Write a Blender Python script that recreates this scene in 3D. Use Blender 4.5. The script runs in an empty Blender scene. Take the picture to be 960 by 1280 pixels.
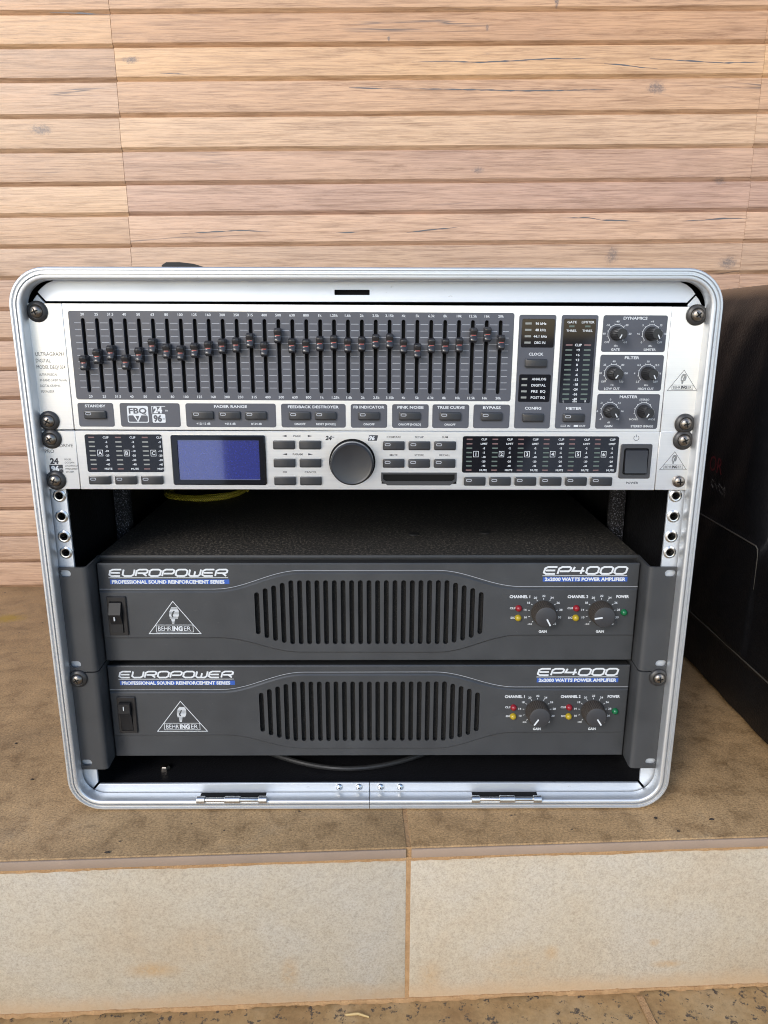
import bpy, bmesh, math, random
from mathutils import Matrix, Vector
from mathutils.geometry import tessellate_polygon
random.seed(7)
SC = bpy.context.scene
COL = SC.collection
MM = 0.001
Z0 = 405.0            # millimetres from the porch floor up to the top edge of the equalizer

# ------------------------------------------------------------------ camera, sky, sun, exposure
def setup():
    yaw, pitch, roll = .0064, .2513, .0015
    f = Vector((math.sin(yaw)*math.cos(pitch), math.cos(yaw)*math.cos(pitch), -math.sin(pitch)))
    r = Vector((math.cos(yaw), -math.sin(yaw), 0)); u = r.cross(f)
    r2 = r*math.cos(roll) + u*math.sin(roll); u2 = u*math.cos(roll) - r*math.sin(roll)
    m = Matrix((( r2.x, u2.x, -f.x), (r2.y, u2.y, -f.y), (r2.z, u2.z, -f.z))).to_4x4()
    m.translation = Vector((8.4574, -527.236, -16.484 + Z0))*MM
    cd = bpy.data.cameras.new('camera'); cam = bpy.data.objects.new('camera', cd); COL.objects.link(cam)
    cam.matrix_world = m
    cd.sensor_fit = 'HORIZONTAL'; cd.sensor_width = 36; cd.lens = 36*900/960
    cd.clip_start = .01; cd.clip_end = 200
    SC.camera = cam
    AZ, EL = math.radians(SUN_AZ), math.radians(SUN_EL)        # azimuth measured from straight in front of the rack, to the left
    d = Vector((-math.sin(AZ)*math.cos(EL), -math.cos(AZ)*math.cos(EL), math.sin(EL)))
    w = bpy.data.worlds.new('World'); SC.world = w; w.use_nodes = True
    nt = w.node_tree; bg = nt.nodes['Background']
    sky = nt.nodes.new('ShaderNodeTexSky'); sky.sky_type = 'NISHITA'; sky.sun_disc = False
    sky.sun_elevation = EL; sky.sun_rotation = math.atan2(d.x, d.y)
    sky.air_density = 1.0; sky.dust_density = 1.0; sky.ozone_density = 1.0
    nt.links.new(sky.outputs[0], bg.inputs[0]); bg.inputs[1].default_value = SKY
    ld = bpy.data.lights.new('sun', 'SUN'); ld.energy = SUN; ld.angle = math.radians(SUN_ANGLE); ld.color = (1, .96, .91)
    lo = bpy.data.objects.new('sun', ld); COL.objects.link(lo)
    lo.rotation_euler = d.to_track_quat('Z', 'Y').to_euler()
    lo.location = (0, 0, 3)
    SC.view_settings.view_transform = 'Standard'; SC.view_settings.look = 'None'
    SC.view_settings.gamma = 1; SC.view_settings.use_curve_mapping = False
    SC.view_settings.exposure = EXPOSURE
    SC.cycles.filter_width = 1.05
SUN_AZ, SUN_EL, SUN, SUN_ANGLE, SKY, EXPOSURE = 34, 30, .95, 18, .15, .98
setup()

# ------------------------------------------------------------------ materials
def mat(name, col=(.5,.5,.5), rough=.5, metal=0., spec=.5, coat=0.):
    m = bpy.data.materials.new(name); m.use_nodes = True
    b = m.node_tree.nodes['Principled BSDF']
    b.inputs['Base Color'].default_value = (*col, 1); b.inputs['Roughness'].default_value = rough
    b.inputs['Metallic'].default_value = metal; b.inputs['Specular IOR Level'].default_value = spec
    b.inputs['Coat Weight'].default_value = coat
    return m
class NT:
    """small helper for wiring shader nodes"""
    def __init__(s, m): s.t = m.node_tree; s.b = s.t.nodes['Principled BSDF']
    def n(s, kind, **kw):
        o = s.t.nodes.new('ShaderNode'+kind)
        for k, v in kw.items():
            if k in o.inputs: o.inputs[k].default_value = v
            else: setattr(o, k, v)
        return o
    def l(s, a, b): s.t.links.new(a, b)
    def coords(s, scale=(1,1,1), kind='Object', offset=None):
        c = s.n('TexCoord'); mp = s.n('Mapping'); mp.inputs['Scale'].default_value = scale
        s.l(c.outputs[kind], mp.inputs['Vector'])
        if offset is not None: s.l(offset, mp.inputs['Location'])
        return mp.outputs[0]
    def noise(s, vec, scale, detail=4, rough=.6, dist=0.):
        o = s.n('TexNoise'); o.inputs['Scale'].default_value = scale; o.inputs['Detail'].default_value = detail
        o.inputs['Roughness'].default_value = rough; o.inputs['Distortion'].default_value = dist
        s.l(vec, o.inputs['Vector']); return o.outputs[0]
    def ramp(s, fac, stops):
        o = s.n('ValToRGB'); e = o.color_ramp.elements
        while len(e) < len(stops): e.new(.5)
        for i, (p, c) in enumerate(stops):
            e[i].position = p; e[i].color = (*c, 1) if len(c) == 3 else c
        s.l(fac, o.inputs[0]); return o.outputs[0]
    def mix(s, a, b, fac, mode='MIX'):
        o = s.n('Mix', data_type='RGBA', blend_type=mode)
        for sock, v in ((o.inputs[0], fac), (o.inputs[6], a), (o.inputs[7], b)):
            if hasattr(v, 'is_linked'): s.l(v, sock)
            elif isinstance(v, (int, float)): sock.default_value = v
            else: sock.default_value = (*v, 1)
        return o.outputs[2]
    def math(s, op, a, b=0.):
        o = s.n('Math', operation=op)
        for sock, v in ((o.inputs[0], a), (o.inputs[1], b)):
            if hasattr(v, 'is_linked'): s.l(v, sock)
            else: sock.default_value = v
        return o.outputs[0]
    def bump(s, h, strength, dist):
        o = s.n('Bump'); o.inputs['Strength'].default_value = strength; o.inputs['Distance'].default_value = dist
        s.l(h, o.inputs['Height']); s.l(o.outputs[0], s.b.inputs['Normal'])
    def color(s, c): s.l(c, s.b.inputs['Base Color'])
    def rough(s, c): s.l(c, s.b.inputs['Roughness'])

M = {}
def grey(v): return (v, v, v)
def brushed(name, col, rough):
    m = mat(name, col, rough, 1.); t = NT(m)
    tg = t.n('Tangent', direction_type='RADIAL', axis='Z'); t.l(tg.outputs[0], t.b.inputs['Tangent'])
    t.b.inputs['Anisotropic'].default_value = .75
    s = t.noise(t.coords((6, 40, 900)), 1., 5, .7)
    t.rough(t.ramp(s, [(.25, grey(rough-.08)), (.75, grey(rough+.10))]))
    t.color(t.ramp(s, [(.2, tuple(c*.90 for c in col)), (.8, col)]))
    return m
M['brushed'] = brushed('brushed_aluminium', (.86,.87,.88), .42)
def satin(name, col, rough, metal=1., sc=60, worn=False):
    m = mat(name, col, rough, metal); t = NT(m)
    s = t.noise(t.coords(), sc, 6, .7)
    t.rough(t.ramp(s, [(.3, grey(rough-.07)), (.75, grey(rough+.12))]))
    c = t.ramp(s, [(.25, tuple(c*.94 for c in col)), (.6, col)])
    if worn:
        v = t.coords()
        c = t.mix(c, (.20,.185,.165), t.ramp(t.noise(v, 95, 6, .75), [(.66, grey(0)), (.76, grey(.75))]))
        c = t.mix(c, (.36,.35,.34), t.ramp(t.noise(v, 420, 3, .8), [(.66, grey(0)), (.74, grey(.6))]))
        t.bump(t.noise(v, 60, 4, .6), .08, .001)
    t.color(c)
    return m
M['rim'] = satin('anodised_aluminium_edge', (.64,.66,.68), .44, .85, 4, True)
M['band'] = satin('satin_aluminium_band', (.62,.66,.71), .55, .7, 4, True)
M['zinc'] = satin('zinc_plated_steel', (.62,.62,.61), .28)
M['screw'] = satin('worn_nickel_screw', (.24,.215,.19), .3, 1., 250)
M['chrome'] = mat('chrome', (.75,.75,.75), .18, 1.)
def paint(name, col, rough, bump=.12, sc=1800, dust=.0):
    m = mat(name, col, rough); t = NT(m)
    v = t.coords()
    big = t.noise(v, 14, 5, .65)
    base = t.ramp(big, [(.3, tuple(c*.90 for c in col)), (.72, tuple(min(1, c*1.10+dust) for c in col))])
    if dust:
        sp = t.ramp(t.noise(v, 330, 3, .8), [(.70, grey(0)), (.78, grey(.55))])
        scr = t.ramp(t.noise(t.coords((40, 40, 900)), 1., 3, .7), [(.70, grey(0)), (.76, grey(.22))])
        base = t.mix(t.mix(base, (.20,.19,.17), sp), (.22,.23,.24), scr)
    t.color(base)
    t.rough(t.ramp(t.noise(v, 45, 4), [(.3, grey(rough-.09)), (.7, grey(rough+.14))]))
    t.bump(t.noise(v, sc, 2), bump, .0003)
    return m
M['amp'] = paint('grey_powder_coat', (.034,.037,.041), .40, .16, 1500, .005)
M['ear'] = paint('dark_grey_ear_paint', (.034,.036,.039), .43, .16, 1500, .004)
M['ink_panel'] = paint('charcoal_printed_panel', (.062,.066,.082), .38, .05)
M['chassis'] = paint('black_steel_chassis', (.012,.012,.012), .55)
M['plastic'] = mat('black_plastic', (.013,.013,.014), .30)
M['switch'] = mat('matt_switch_plastic', (.012,.012,.013), .5, 0, .3)
M['cap'] = mat('glossy_fader_plastic', (.022,.022,.025), .22)
M['knob_cap'] = paint('grey_knob_cap', (.030,.031,.035), .42, .1, 900)
M['knob_side'] = paint('dusty_knob_side', (.030,.024,.019), .5, .2, 900)
M['button'] = paint('dark_button_plastic', (.020,.021,.024), .32, .04)
M['bezel'] = mat('dark_grey_bezel', (.035,.036,.040), .38)
M['rocker'] = mat('slate_rocker_plastic', (.022,.024,.030), .36)
M['rubber'] = mat('black_rubber', (.012,.012,.013), .7)
M['washer'] = paint('black_nylon_washer', (.022,.021,.021), .42, .05)
M['void'] = mat('matt_black', (.004,.004,.004), .8, 0, .2)
M['window'] = mat('smoked_acrylic_window', (.006,.006,.008), .06)
M['white'] = mat('white_print', (.54,.57,.60), .5)
M['grey_print'] = mat('grey_print', (.33,.35,.39), .5)
M['black_print'] = mat('dark_print', (.035,.037,.045), .6, 0, .3)
M['blue_print'] = mat('blue_print', (.024,.080,.33), .45)
M['red'] = mat('red_print', (.30,.06,.05), .3)
M['logo_red'] = mat('faded_red_print', (.10,.010,.015), .5)
M['scuff'] = mat('pale_scuff', (.17,.16,.15), .7)
M['mould_line'] = mat('worn_mould_line', (.045,.040,.034), .6)
M['crumb'] = mat('dark_dirt', (.03,.022,.016), .9)
M['straw'] = mat('dry_straw', (.42,.30,.13), .6)
M['crack'] = mat('dark_wood_shake_print', (.10,.095,.10), .5)
M['led_red'] = mat('red_lens', (.20,.008,.014), .18)
M['led_yellow'] = mat('yellow_lens', (.33,.24,.012), .18)
M['led_green'] = mat('green_lens', (.006,.11,.04), .18)
M['led_off_red'] = mat('unlit_red_led', (.14,.08,.08), .35)
M['led_off_green'] = mat('unlit_green_led', (.085,.115,.10), .35)
M['led_off_grey'] = mat('unlit_grey_led', (.20,.21,.20), .35)

def mk_lcd():
    m = mat('blue_liquid_crystal', (.03,.05,.34), .10); t = NT(m)
    n = t.noise(t.coords(), 700, 3, .7)
    t.color(t.ramp(n, [(.35, (.006,.010,.115)), (.75, (.018,.028,.20))]))
    t.b.inputs['IOR'].default_value = 2.0; t.b.inputs['Roughness'].default_value = .06; t.b.inputs['Coat Weight'].default_value = 1.; t.b.inputs['Coat Roughness'].default_value = .03; t.b.inputs['Coat IOR'].default_value = 1.7
    return m
M['lcd'] = mk_lcd()
def mk_foam():
    m = mat('black_filter_foam', (.01,.01,.01), .9); t = NT(m)
    n = t.noise(t.coords(), 1500, 2, .8)
    t.color(t.ramp(n, [(.55, (.004,.004,.004)), (.72, (.05,.045,.04))])); t.bump(n, .8, .001)
    return m
M['foam'] = mk_foam()
def mk_lid():
    m = mat('dusty_textured_lid', (.012,.012,.011), .62); t = NT(m)
    v = t.coords()
    sp = t.noise(v, 430, 2, .85); dust = t.noise(v, 9, 5, .6)
    a = t.ramp(sp, [(.50, (.013,.0125,.012)), (.69, (.17,.15,.122))])
    t.color(t.mix((.013,.0125,.012), a, t.ramp(dust, [(.3, grey(.45)), (.7, grey(1))])))
    t.bump(sp, .5, .0006)
    return m
M['lid'] = mk_lid()
def mk_shell(dusty, name):
    m = mat(name, (.011,.011,.012), .42); t = NT(m)
    v = t.coords()
    t.bump(t.noise(v, 420, 3, .6), .45, .0010); t.b.inputs['Specular IOR Level'].default_value = .26
    geo = t.n('NewGeometry'); sep = t.n('SeparateXYZ'); t.l(geo.outputs['Normal'], sep.inputs[0])
    d = t.noise(v, 22, 6, .7)
    up = t.ramp(sep.outputs[2], [(.6, grey(0)), (.97, grey(1))])
    dirt = t.math('MULTIPLY', up, t.ramp(d, [(.3, grey(.35)), (.62, grey(1))]))
    sp = t.ramp(t.noise(v, 60, 8, .8), [(.63, grey(0)), (.74, grey(.25))])
    c = t.mix((.005,.005,.006), (.06,.052,.043), sp)
    t.color(t.mix(c, (.15,.095,.055), dirt) if dusty else t.mix((.008,.008,.009), (.03,.028,.026), sp))
    t.rough(t.ramp(d, [(.3, grey(.30)), (.7, grey(.5))]))
    return m
M['shell'] = mk_shell(True, 'dusty_moulded_polyethylene'); M['shell_clean'] = mk_shell(False, 'black_moulded_polyethylene')
def mk_fleck():
    m = mat('flecked_black_lining', (.01,.01,.012), .8); t = NT(m)
    n = t.noise(t.coords(), 700, 2, .9)
    t.color(t.ramp(n, [(.56, (.006,.006,.008)), (.66, (.26,.26,.31))])); t.bump(n, .6, .001)
    return m
M['fleck'] = mk_fleck()
def mk_cable():
    m = mat('yellow_braided_jacket', (.30,.24,.02), .5); t = NT(m)
    w = t.n('TexWave', wave_type='BANDS', bands_direction='DIAGONAL'); w.inputs['Scale'].default_value = 260
    t.l(t.coords(), w.inputs['Vector'])
    t.color(t.ramp(w.outputs[0], [(.3, (.22,.17,.012)), (.7, (.62,.52,.05))])); t.bump(w.outputs[0], .6, .001)
    return m
M['cable'] = mk_cable()

def spot(t, v, centre, size, soft=1.):
    """0..1 mask of an elliptical stain at centre with half sizes size, ragged edge"""
    mp = t.n('Mapping', vector_type='TEXTURE'); mp.inputs['Location'].default_value = centre; mp.inputs['Scale'].default_value = size
    t.l(v, mp.inputs['Vector'])
    ln = t.n('VectorMath', operation='LENGTH'); t.l(mp.outputs[0], ln.inputs[0])
    rag = t.math('MULTIPLY', t.math('SUBTRACT', t.noise(v, 170, 7, .8), .5), 2.4)
    return t.ramp(t.math('ADD', ln.outputs['Value'], rag), [(.35, grey(1)), (1.05, grey(0))])
def mk_wood():
    m = mat('wood_look_porcelain', (.4,.28,.18), .45); t = NT(m)
    oi = t.n('ObjectInfo')
    off = t.n('CombineXYZ'); t.l(t.math('MULTIPLY', oi.outputs['Random'], 37.), off.inputs[0]); t.l(t.math('MULTIPLY', oi.outputs['Random'], 91.), off.inputs[2])
    v = t.coords((1,1,1), 'Object', off.outputs[0])
    vg = t.coords((2.6,1,42), 'Object', off.outputs[0])
    vc = t.coords((1.5,1,24), 'Object', off.outputs[0])
    vk = t.coords((4.2,1,21), 'Object', off.outputs[0])
    grain = t.noise(vg, 2.4, 9, .72, 1.2)
    fine = t.noise(t.coords((9,1,260), 'Object', off.outputs[0]), 2., 5, .7, .5)
    blot = t.noise(t.coords((2.2,1,7), 'Object', off.outputs[0]), 1.6, 4, .6)
    c = oi.outputs['Color']
    c1 = t.mix(c, t.ramp(grain, [(.28, (.62,.55,.48)), (.5, (1,1,1)), (.78, (1.12,1.10,1.08))]), 1., 'MULTIPLY')
    mid = t.noise(t.coords((4,1,120), 'Object', off.outputs[0]), 2.2, 6, .75, .8)
    c1 = t.mix(c1, t.ramp(mid, [(.30, (.70,.65,.60)), (.48, (1,1,1)), (.75, (1.10,1.09,1.08))]), .75, 'MULTIPLY')
    c1 = t.mix(c1, t.ramp(fine, [(.34, (.62,.58,.54)), (.52, (1,1,1)), (.7, (1.08,1.07,1.06))]), .95, 'MULTIPLY')
    c1 = t.mix(c1, t.ramp(blot, [(.3, (.88,.86,.88)), (.7, (1.06,1.05,1.0))]), .9, 'MULTIPLY')
    # thin dark shakes that follow the grain
    cr = t.noise(vc, .9, 5, .55, .6)
    line = t.ramp(t.math('ABSOLUTE', t.math('SUBTRACT', cr, .5)), [(.0, grey(1)), (.010, grey(0))])
    where = t.ramp(t.noise(t.coords((2.1,1,9), 'Object', off.outputs[0]), 1.3, 2), [(.60, grey(0)), (.68, grey(.8))])
    c2 = t.mix(c1, (.055,.055,.06), t.math('MULTIPLY', line, where))
    # knots
    vo = t.n('TexVoronoi', feature='F1'); vo.inputs['Scale'].default_value = .9; t.l(vk, vo.inputs['Vector'])
    dk = t.math('ADD', vo.outputs['Distance'], t.math('MULTIPLY', t.math('SUBTRACT', grain, .5), .16))
    knot = t.ramp(dk, [(.05, grey(.72)), (.13, grey(.0))])
    has = t.ramp(vo.outputs['Color'], [(.60, grey(0)), (.64, grey(1))])
    c3 = t.mix(c2, (.16,.11,.08), t.math('MULTIPLY', t.math('MULTIPLY', knot, has), .45))
    pos = t.n('NewGeometry').outputs['Position']
    for kx, kz, sx, sz, a in ((.3699,.6918,.017,.011,.75), (.1409,.5921,.011,.006,.7), (.3289,.4840,.012,.016,.6), (.4903,.4759,.017,.012,.8), (.4669,.5801,.012,.007,.6), (-.4369,.6401,.022,.010,.75), (-.3131,.7221,.016,.006,.8), (.234,.790,.004,.009,.9), (.1465,.7601,.003,.006,.9), (.0204,.7479,.003,.005,.9)):
        k1 = spot(t, pos, (kx, 0, kz), (sx*.8, 9, sz*.8))
        c3 = t.mix(c3, (.085,.08,.085), t.math('MULTIPLY', t.math('MULTIPLY', k1, t.ramp(t.noise(pos, 420, 5, .8), [(.36, grey(.25)), (.56, grey(1))])), a))
    t.color(c3)
    t.rough(t.ramp(grain, [(.3, grey(.36)), (.8, grey(.55))]))
    t.bump(t.math('ADD', grain, t.math('MULTIPLY', fine, .6)), .35, .0012)
    return m
M['wood'] = mk_wood()
def mk_floor():
    m = mat('brown_stone_tile', (.2,.14,.08), .5); t = NT(m)
    v = t.coords((1,1,1), 'Object')
    cl = t.noise(v, 7, 7, .66, .4); md = t.noise(v, 42, 6, .72, .3); fi = t.noise(t.coords((1,1.3,1)), 480, 5, .85)
    c = t.ramp(cl, [(.22, (.205,.136,.072)), (.45, (.272,.175,.085)), (.60, (.318,.208,.104)), (.78, (.31,.235,.148))])
    c = t.mix(c, t.ramp(md, [(.30, (.52,.48,.44)), (.5, (1,1,1)), (.72, (1.25,1.23,1.2))]), .9, 'MULTIPLY')
    c = t.mix(c, t.ramp(fi, [(.34, (.32,.30,.28)), (.5, (1,1,1)), (.66, (1.6,1.56,1.5))]), .78, 'MULTIPLY')
    pit = t.ramp(t.noise(v, 95, 3, .6), [(.70, grey(0)), (.73, grey(.85))])
    c = t.mix(c, (.035,.025,.018), pit)
    c = t.mix(c, (.30,.19,.02), t.math('MULTIPLY', spot(t, v, (-0.5164, 0.4733, 0), (.030, .018, 1)), .8))
    t.color(c); t.rough(t.ramp(md, [(.3, grey(.42)), (.7, grey(.66))]))
    t.bump(t.math('ADD', md, t.math('MULTIPLY', fi, .4)), .35, .0012)
    return m
M['floor'] = mk_floor()
def mk_riser():
    m = mat('pale_stone_riser_tile', (.5,.46,.4), .55); t = NT(m)
    v = t.coords()
    cl = t.noise(v, 9, 5, .6, .3); md = t.noise(v, 170, 6, .78); fi = t.noise(v, 640, 3, .75)
    c = t.ramp(cl, [(.28, (.375,.30,.212)), (.5, (.395,.342,.265)), (.72, (.40,.365,.312))])
    c = t.mix(c, t.ramp(md, [(.26, (.68,.66,.63)), (.46, (1,1,1)), (.74, (1.14,1.14,1.14))]), .75, 'MULTIPLY')
    c = t.mix(c, t.ramp(fi, [(.30, (.66,.64,.62)), (.50, (1,1,1)), (.72, (1.20,1.20,1.20))]), .75, 'MULTIPLY')
    pit = t.ramp(t.noise(t.coords((1,1,1.4)), 150, 2, .5), [(.77, grey(0)), (.81, grey(.7))])
    c = t.mix(c, (.12,.10,.085), pit)
    rust = (.40,.225,.07)
    for cx, cz, sx, sz, a in ((-.204,-.108,.026,.010,.6), (-.095,-.115,.010,.020,.42), (.216,-.122,.016,.005,.55), (.203,-.100,.006,.005,.5), (.118,-.106,.008,.010,.4), (.018,-.125,.012,.020,.35), (-.16,-.085,.05,.03,.12), (.09,-.118,.05,.025,.2)):
        c = t.mix(c, rust, t.math('MULTIPLY', t.math('MULTIPLY', spot(t, v, (cx, 0, cz), (sx, 1, sz)), t.ramp(md, [(.38, grey(.15)), (.58, grey(1))])), a))
    # grout smeared along the top and bottom edges of the tile
    sep = t.n('SeparateXYZ'); t.l(v, sep.inputs[0])
    e = t.math('ADD', sep.outputs[2], t.math('MULTIPLY', t.math('SUBTRACT', t.noise(v, 55, 5, .7), .5), .018))
    c = t.mix(c, (.44,.31,.19), t.ramp(t.math('ADD', e, 1.), [(.8575, grey(.75)), (.872, grey(0))]))
    c = t.mix(c, (.44,.31,.19), t.ramp(t.math('ADD', e, 1.), [(.985, grey(0)), (.995, grey(.55))]))
    t.color(c); t.rough(t.ramp(md, [(.3, grey(.42)), (.7, grey(.65))]))
    t.bump(t.math('ADD', md, fi), .22, .0008)
    return m
M['riser'] = mk_riser()
M['nosing'] = paint('mauve_tile_body', (.27,.20,.15), .7, .5, 500)
def mk_grout(name, a, b):
    m = mat(name, a, .85); t = NT(m); v = t.coords()
    n = t.noise(v, 70, 6, .75); t.color(t.ramp(n, [(.3, a), (.7, b)])); t.bump(t.noise(v, 300, 4, .8), .8, .002)
    return m
M['grout'] = mk_grout('orange_grout', (.28,.155,.065), (.45,.28,.14))
M['grout_dark'] = mk_grout('dirty_grout', (.16,.10,.055), (.26,.17,.09))
def mk_ground():
    m = mat('spotted_brown_paving', (.3,.22,.12), .5); t = NT(m); v = t.coords()
    cl = t.noise(v, 14, 6, .65); md = t.noise(v, 130, 6, .75)
    c = t.ramp(cl, [(.3, (.25,.145,.06)), (.5, (.34,.22,.10)), (.72, (.38,.28,.16))])
    c = t.mix(c, t.ramp(md, [(.3, (.62,.6,.58)), (.55, (1,1,1)), (.75, (1.15,1.15,1.15))]), .8, 'MULTIPLY')
    dk = t.ramp(t.noise(v, 150, 5, .7), [(.57, grey(0)), (.62, grey(.9))])
    c = t.mix(c, (.045,.038,.035), dk)
    t.color(c); t.rough(t.ramp(md, [(.3, grey(.4)), (.7, grey(.65))])); t.bump(md, .4, .001)
    return m
M['ground'] = mk_ground()

M['sealant'] = mk_grout('tan_sealant', (.24,.17,.11), (.34,.25,.165))
M['wedge_dark'] = mk_grout('dark_wedge_surface', (.035,.036,.040), (.065,.066,.070))  # surface of the added wedge that darkens reflections
M['added_pale_ground'] = mk_grout('pale_reflecting_ground', (.66,.68,.70), (.78,.80,.82))  # surface of the added ground, kept pale to brighten reflections

# ------------------------------------------------------------------ geometry helpers (all lengths in millimetres)
WORLD = {}
def tag(o, label, cat=None, group=None):
    o['label'] = label
    if cat: o['category'] = cat
    if group: o['group'] = group
    return o
def thing(name, origin, label, cat, group=None, rot=(0,0,0)):
    o = bpy.data.objects.new(name, None); COL.objects.link(o)
    o.empty_display_size = .05
    o.location = (origin[0]*MM, origin[1]*MM, (origin[2]+Z0)*MM); o.rotation_euler = rot
    WORLD[o] = origin
    return tag(o, label, cat, group)
def link(name, me, parent=None, origin=(0,0,0)):
    o = bpy.data.objects.new(name, me); COL.objects.link(o)
    if parent is None: o.location = (origin[0]*MM, origin[1]*MM, (origin[2]+Z0)*MM)
    else:
        p = WORLD[parent]; o.parent = parent
        o.location = tuple((origin[i]-p[i])*MM for i in range(3))
    WORLD[o] = origin
    return o

def arc(cx, cz, r, a0, a1, n):
    return [(cx+r*math.cos(math.radians(a0+(a1-a0)*i/n)), cz+r*math.sin(math.radians(a0+(a1-a0)*i/n))) for i in range(n+1)]
def rrect(x0, x1, z0, z1, r=1., n=4):
    if z0 > z1: z0, z1 = z1, z0
    r = min(r, (x1-x0)/2-1e-3, (z1-z0)/2-1e-3)
    return arc(x1-r, z0+r, r, -90, 0, n)+arc(x1-r, z1-r, r, 0, 90, n)+arc(x0+r, z1-r, r, 90, 180, n)+arc(x0+r, z0+r, r, 180, 270, n)
def circle(cx, cz, r, n=24): return arc(cx, cz, r, 0, 360-360/n, n-1)
def area(p): return sum(p[i][0]*p[(i+1)%len(p)][1]-p[(i+1)%len(p)][0]*p[i][1] for i in range(len(p)))/2
def inset(p, d):
    out = []; n = len(p); s = 1 if area(p) > 0 else -1
    for i in range(n):
        a, b, c = p[i-1], p[i], p[(i+1)%n]
        def nrm(u, v):
            dx, dz = v[0]-u[0], v[1]-u[1]; L = math.hypot(dx, dz) or 1e-9
            return (-dz/L*s, dx/L*s)
        n1, n2 = nrm(a, b), nrm(b, c); mx, mz = n1[0]+n2[0], n1[1]+n2[1]; L2 = mx*mx+mz*mz
        k = 2*d/L2 if L2 > .3 else d*2
        out.append((b[0]+mx*k, b[1]+mz*k))
    return out

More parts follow.
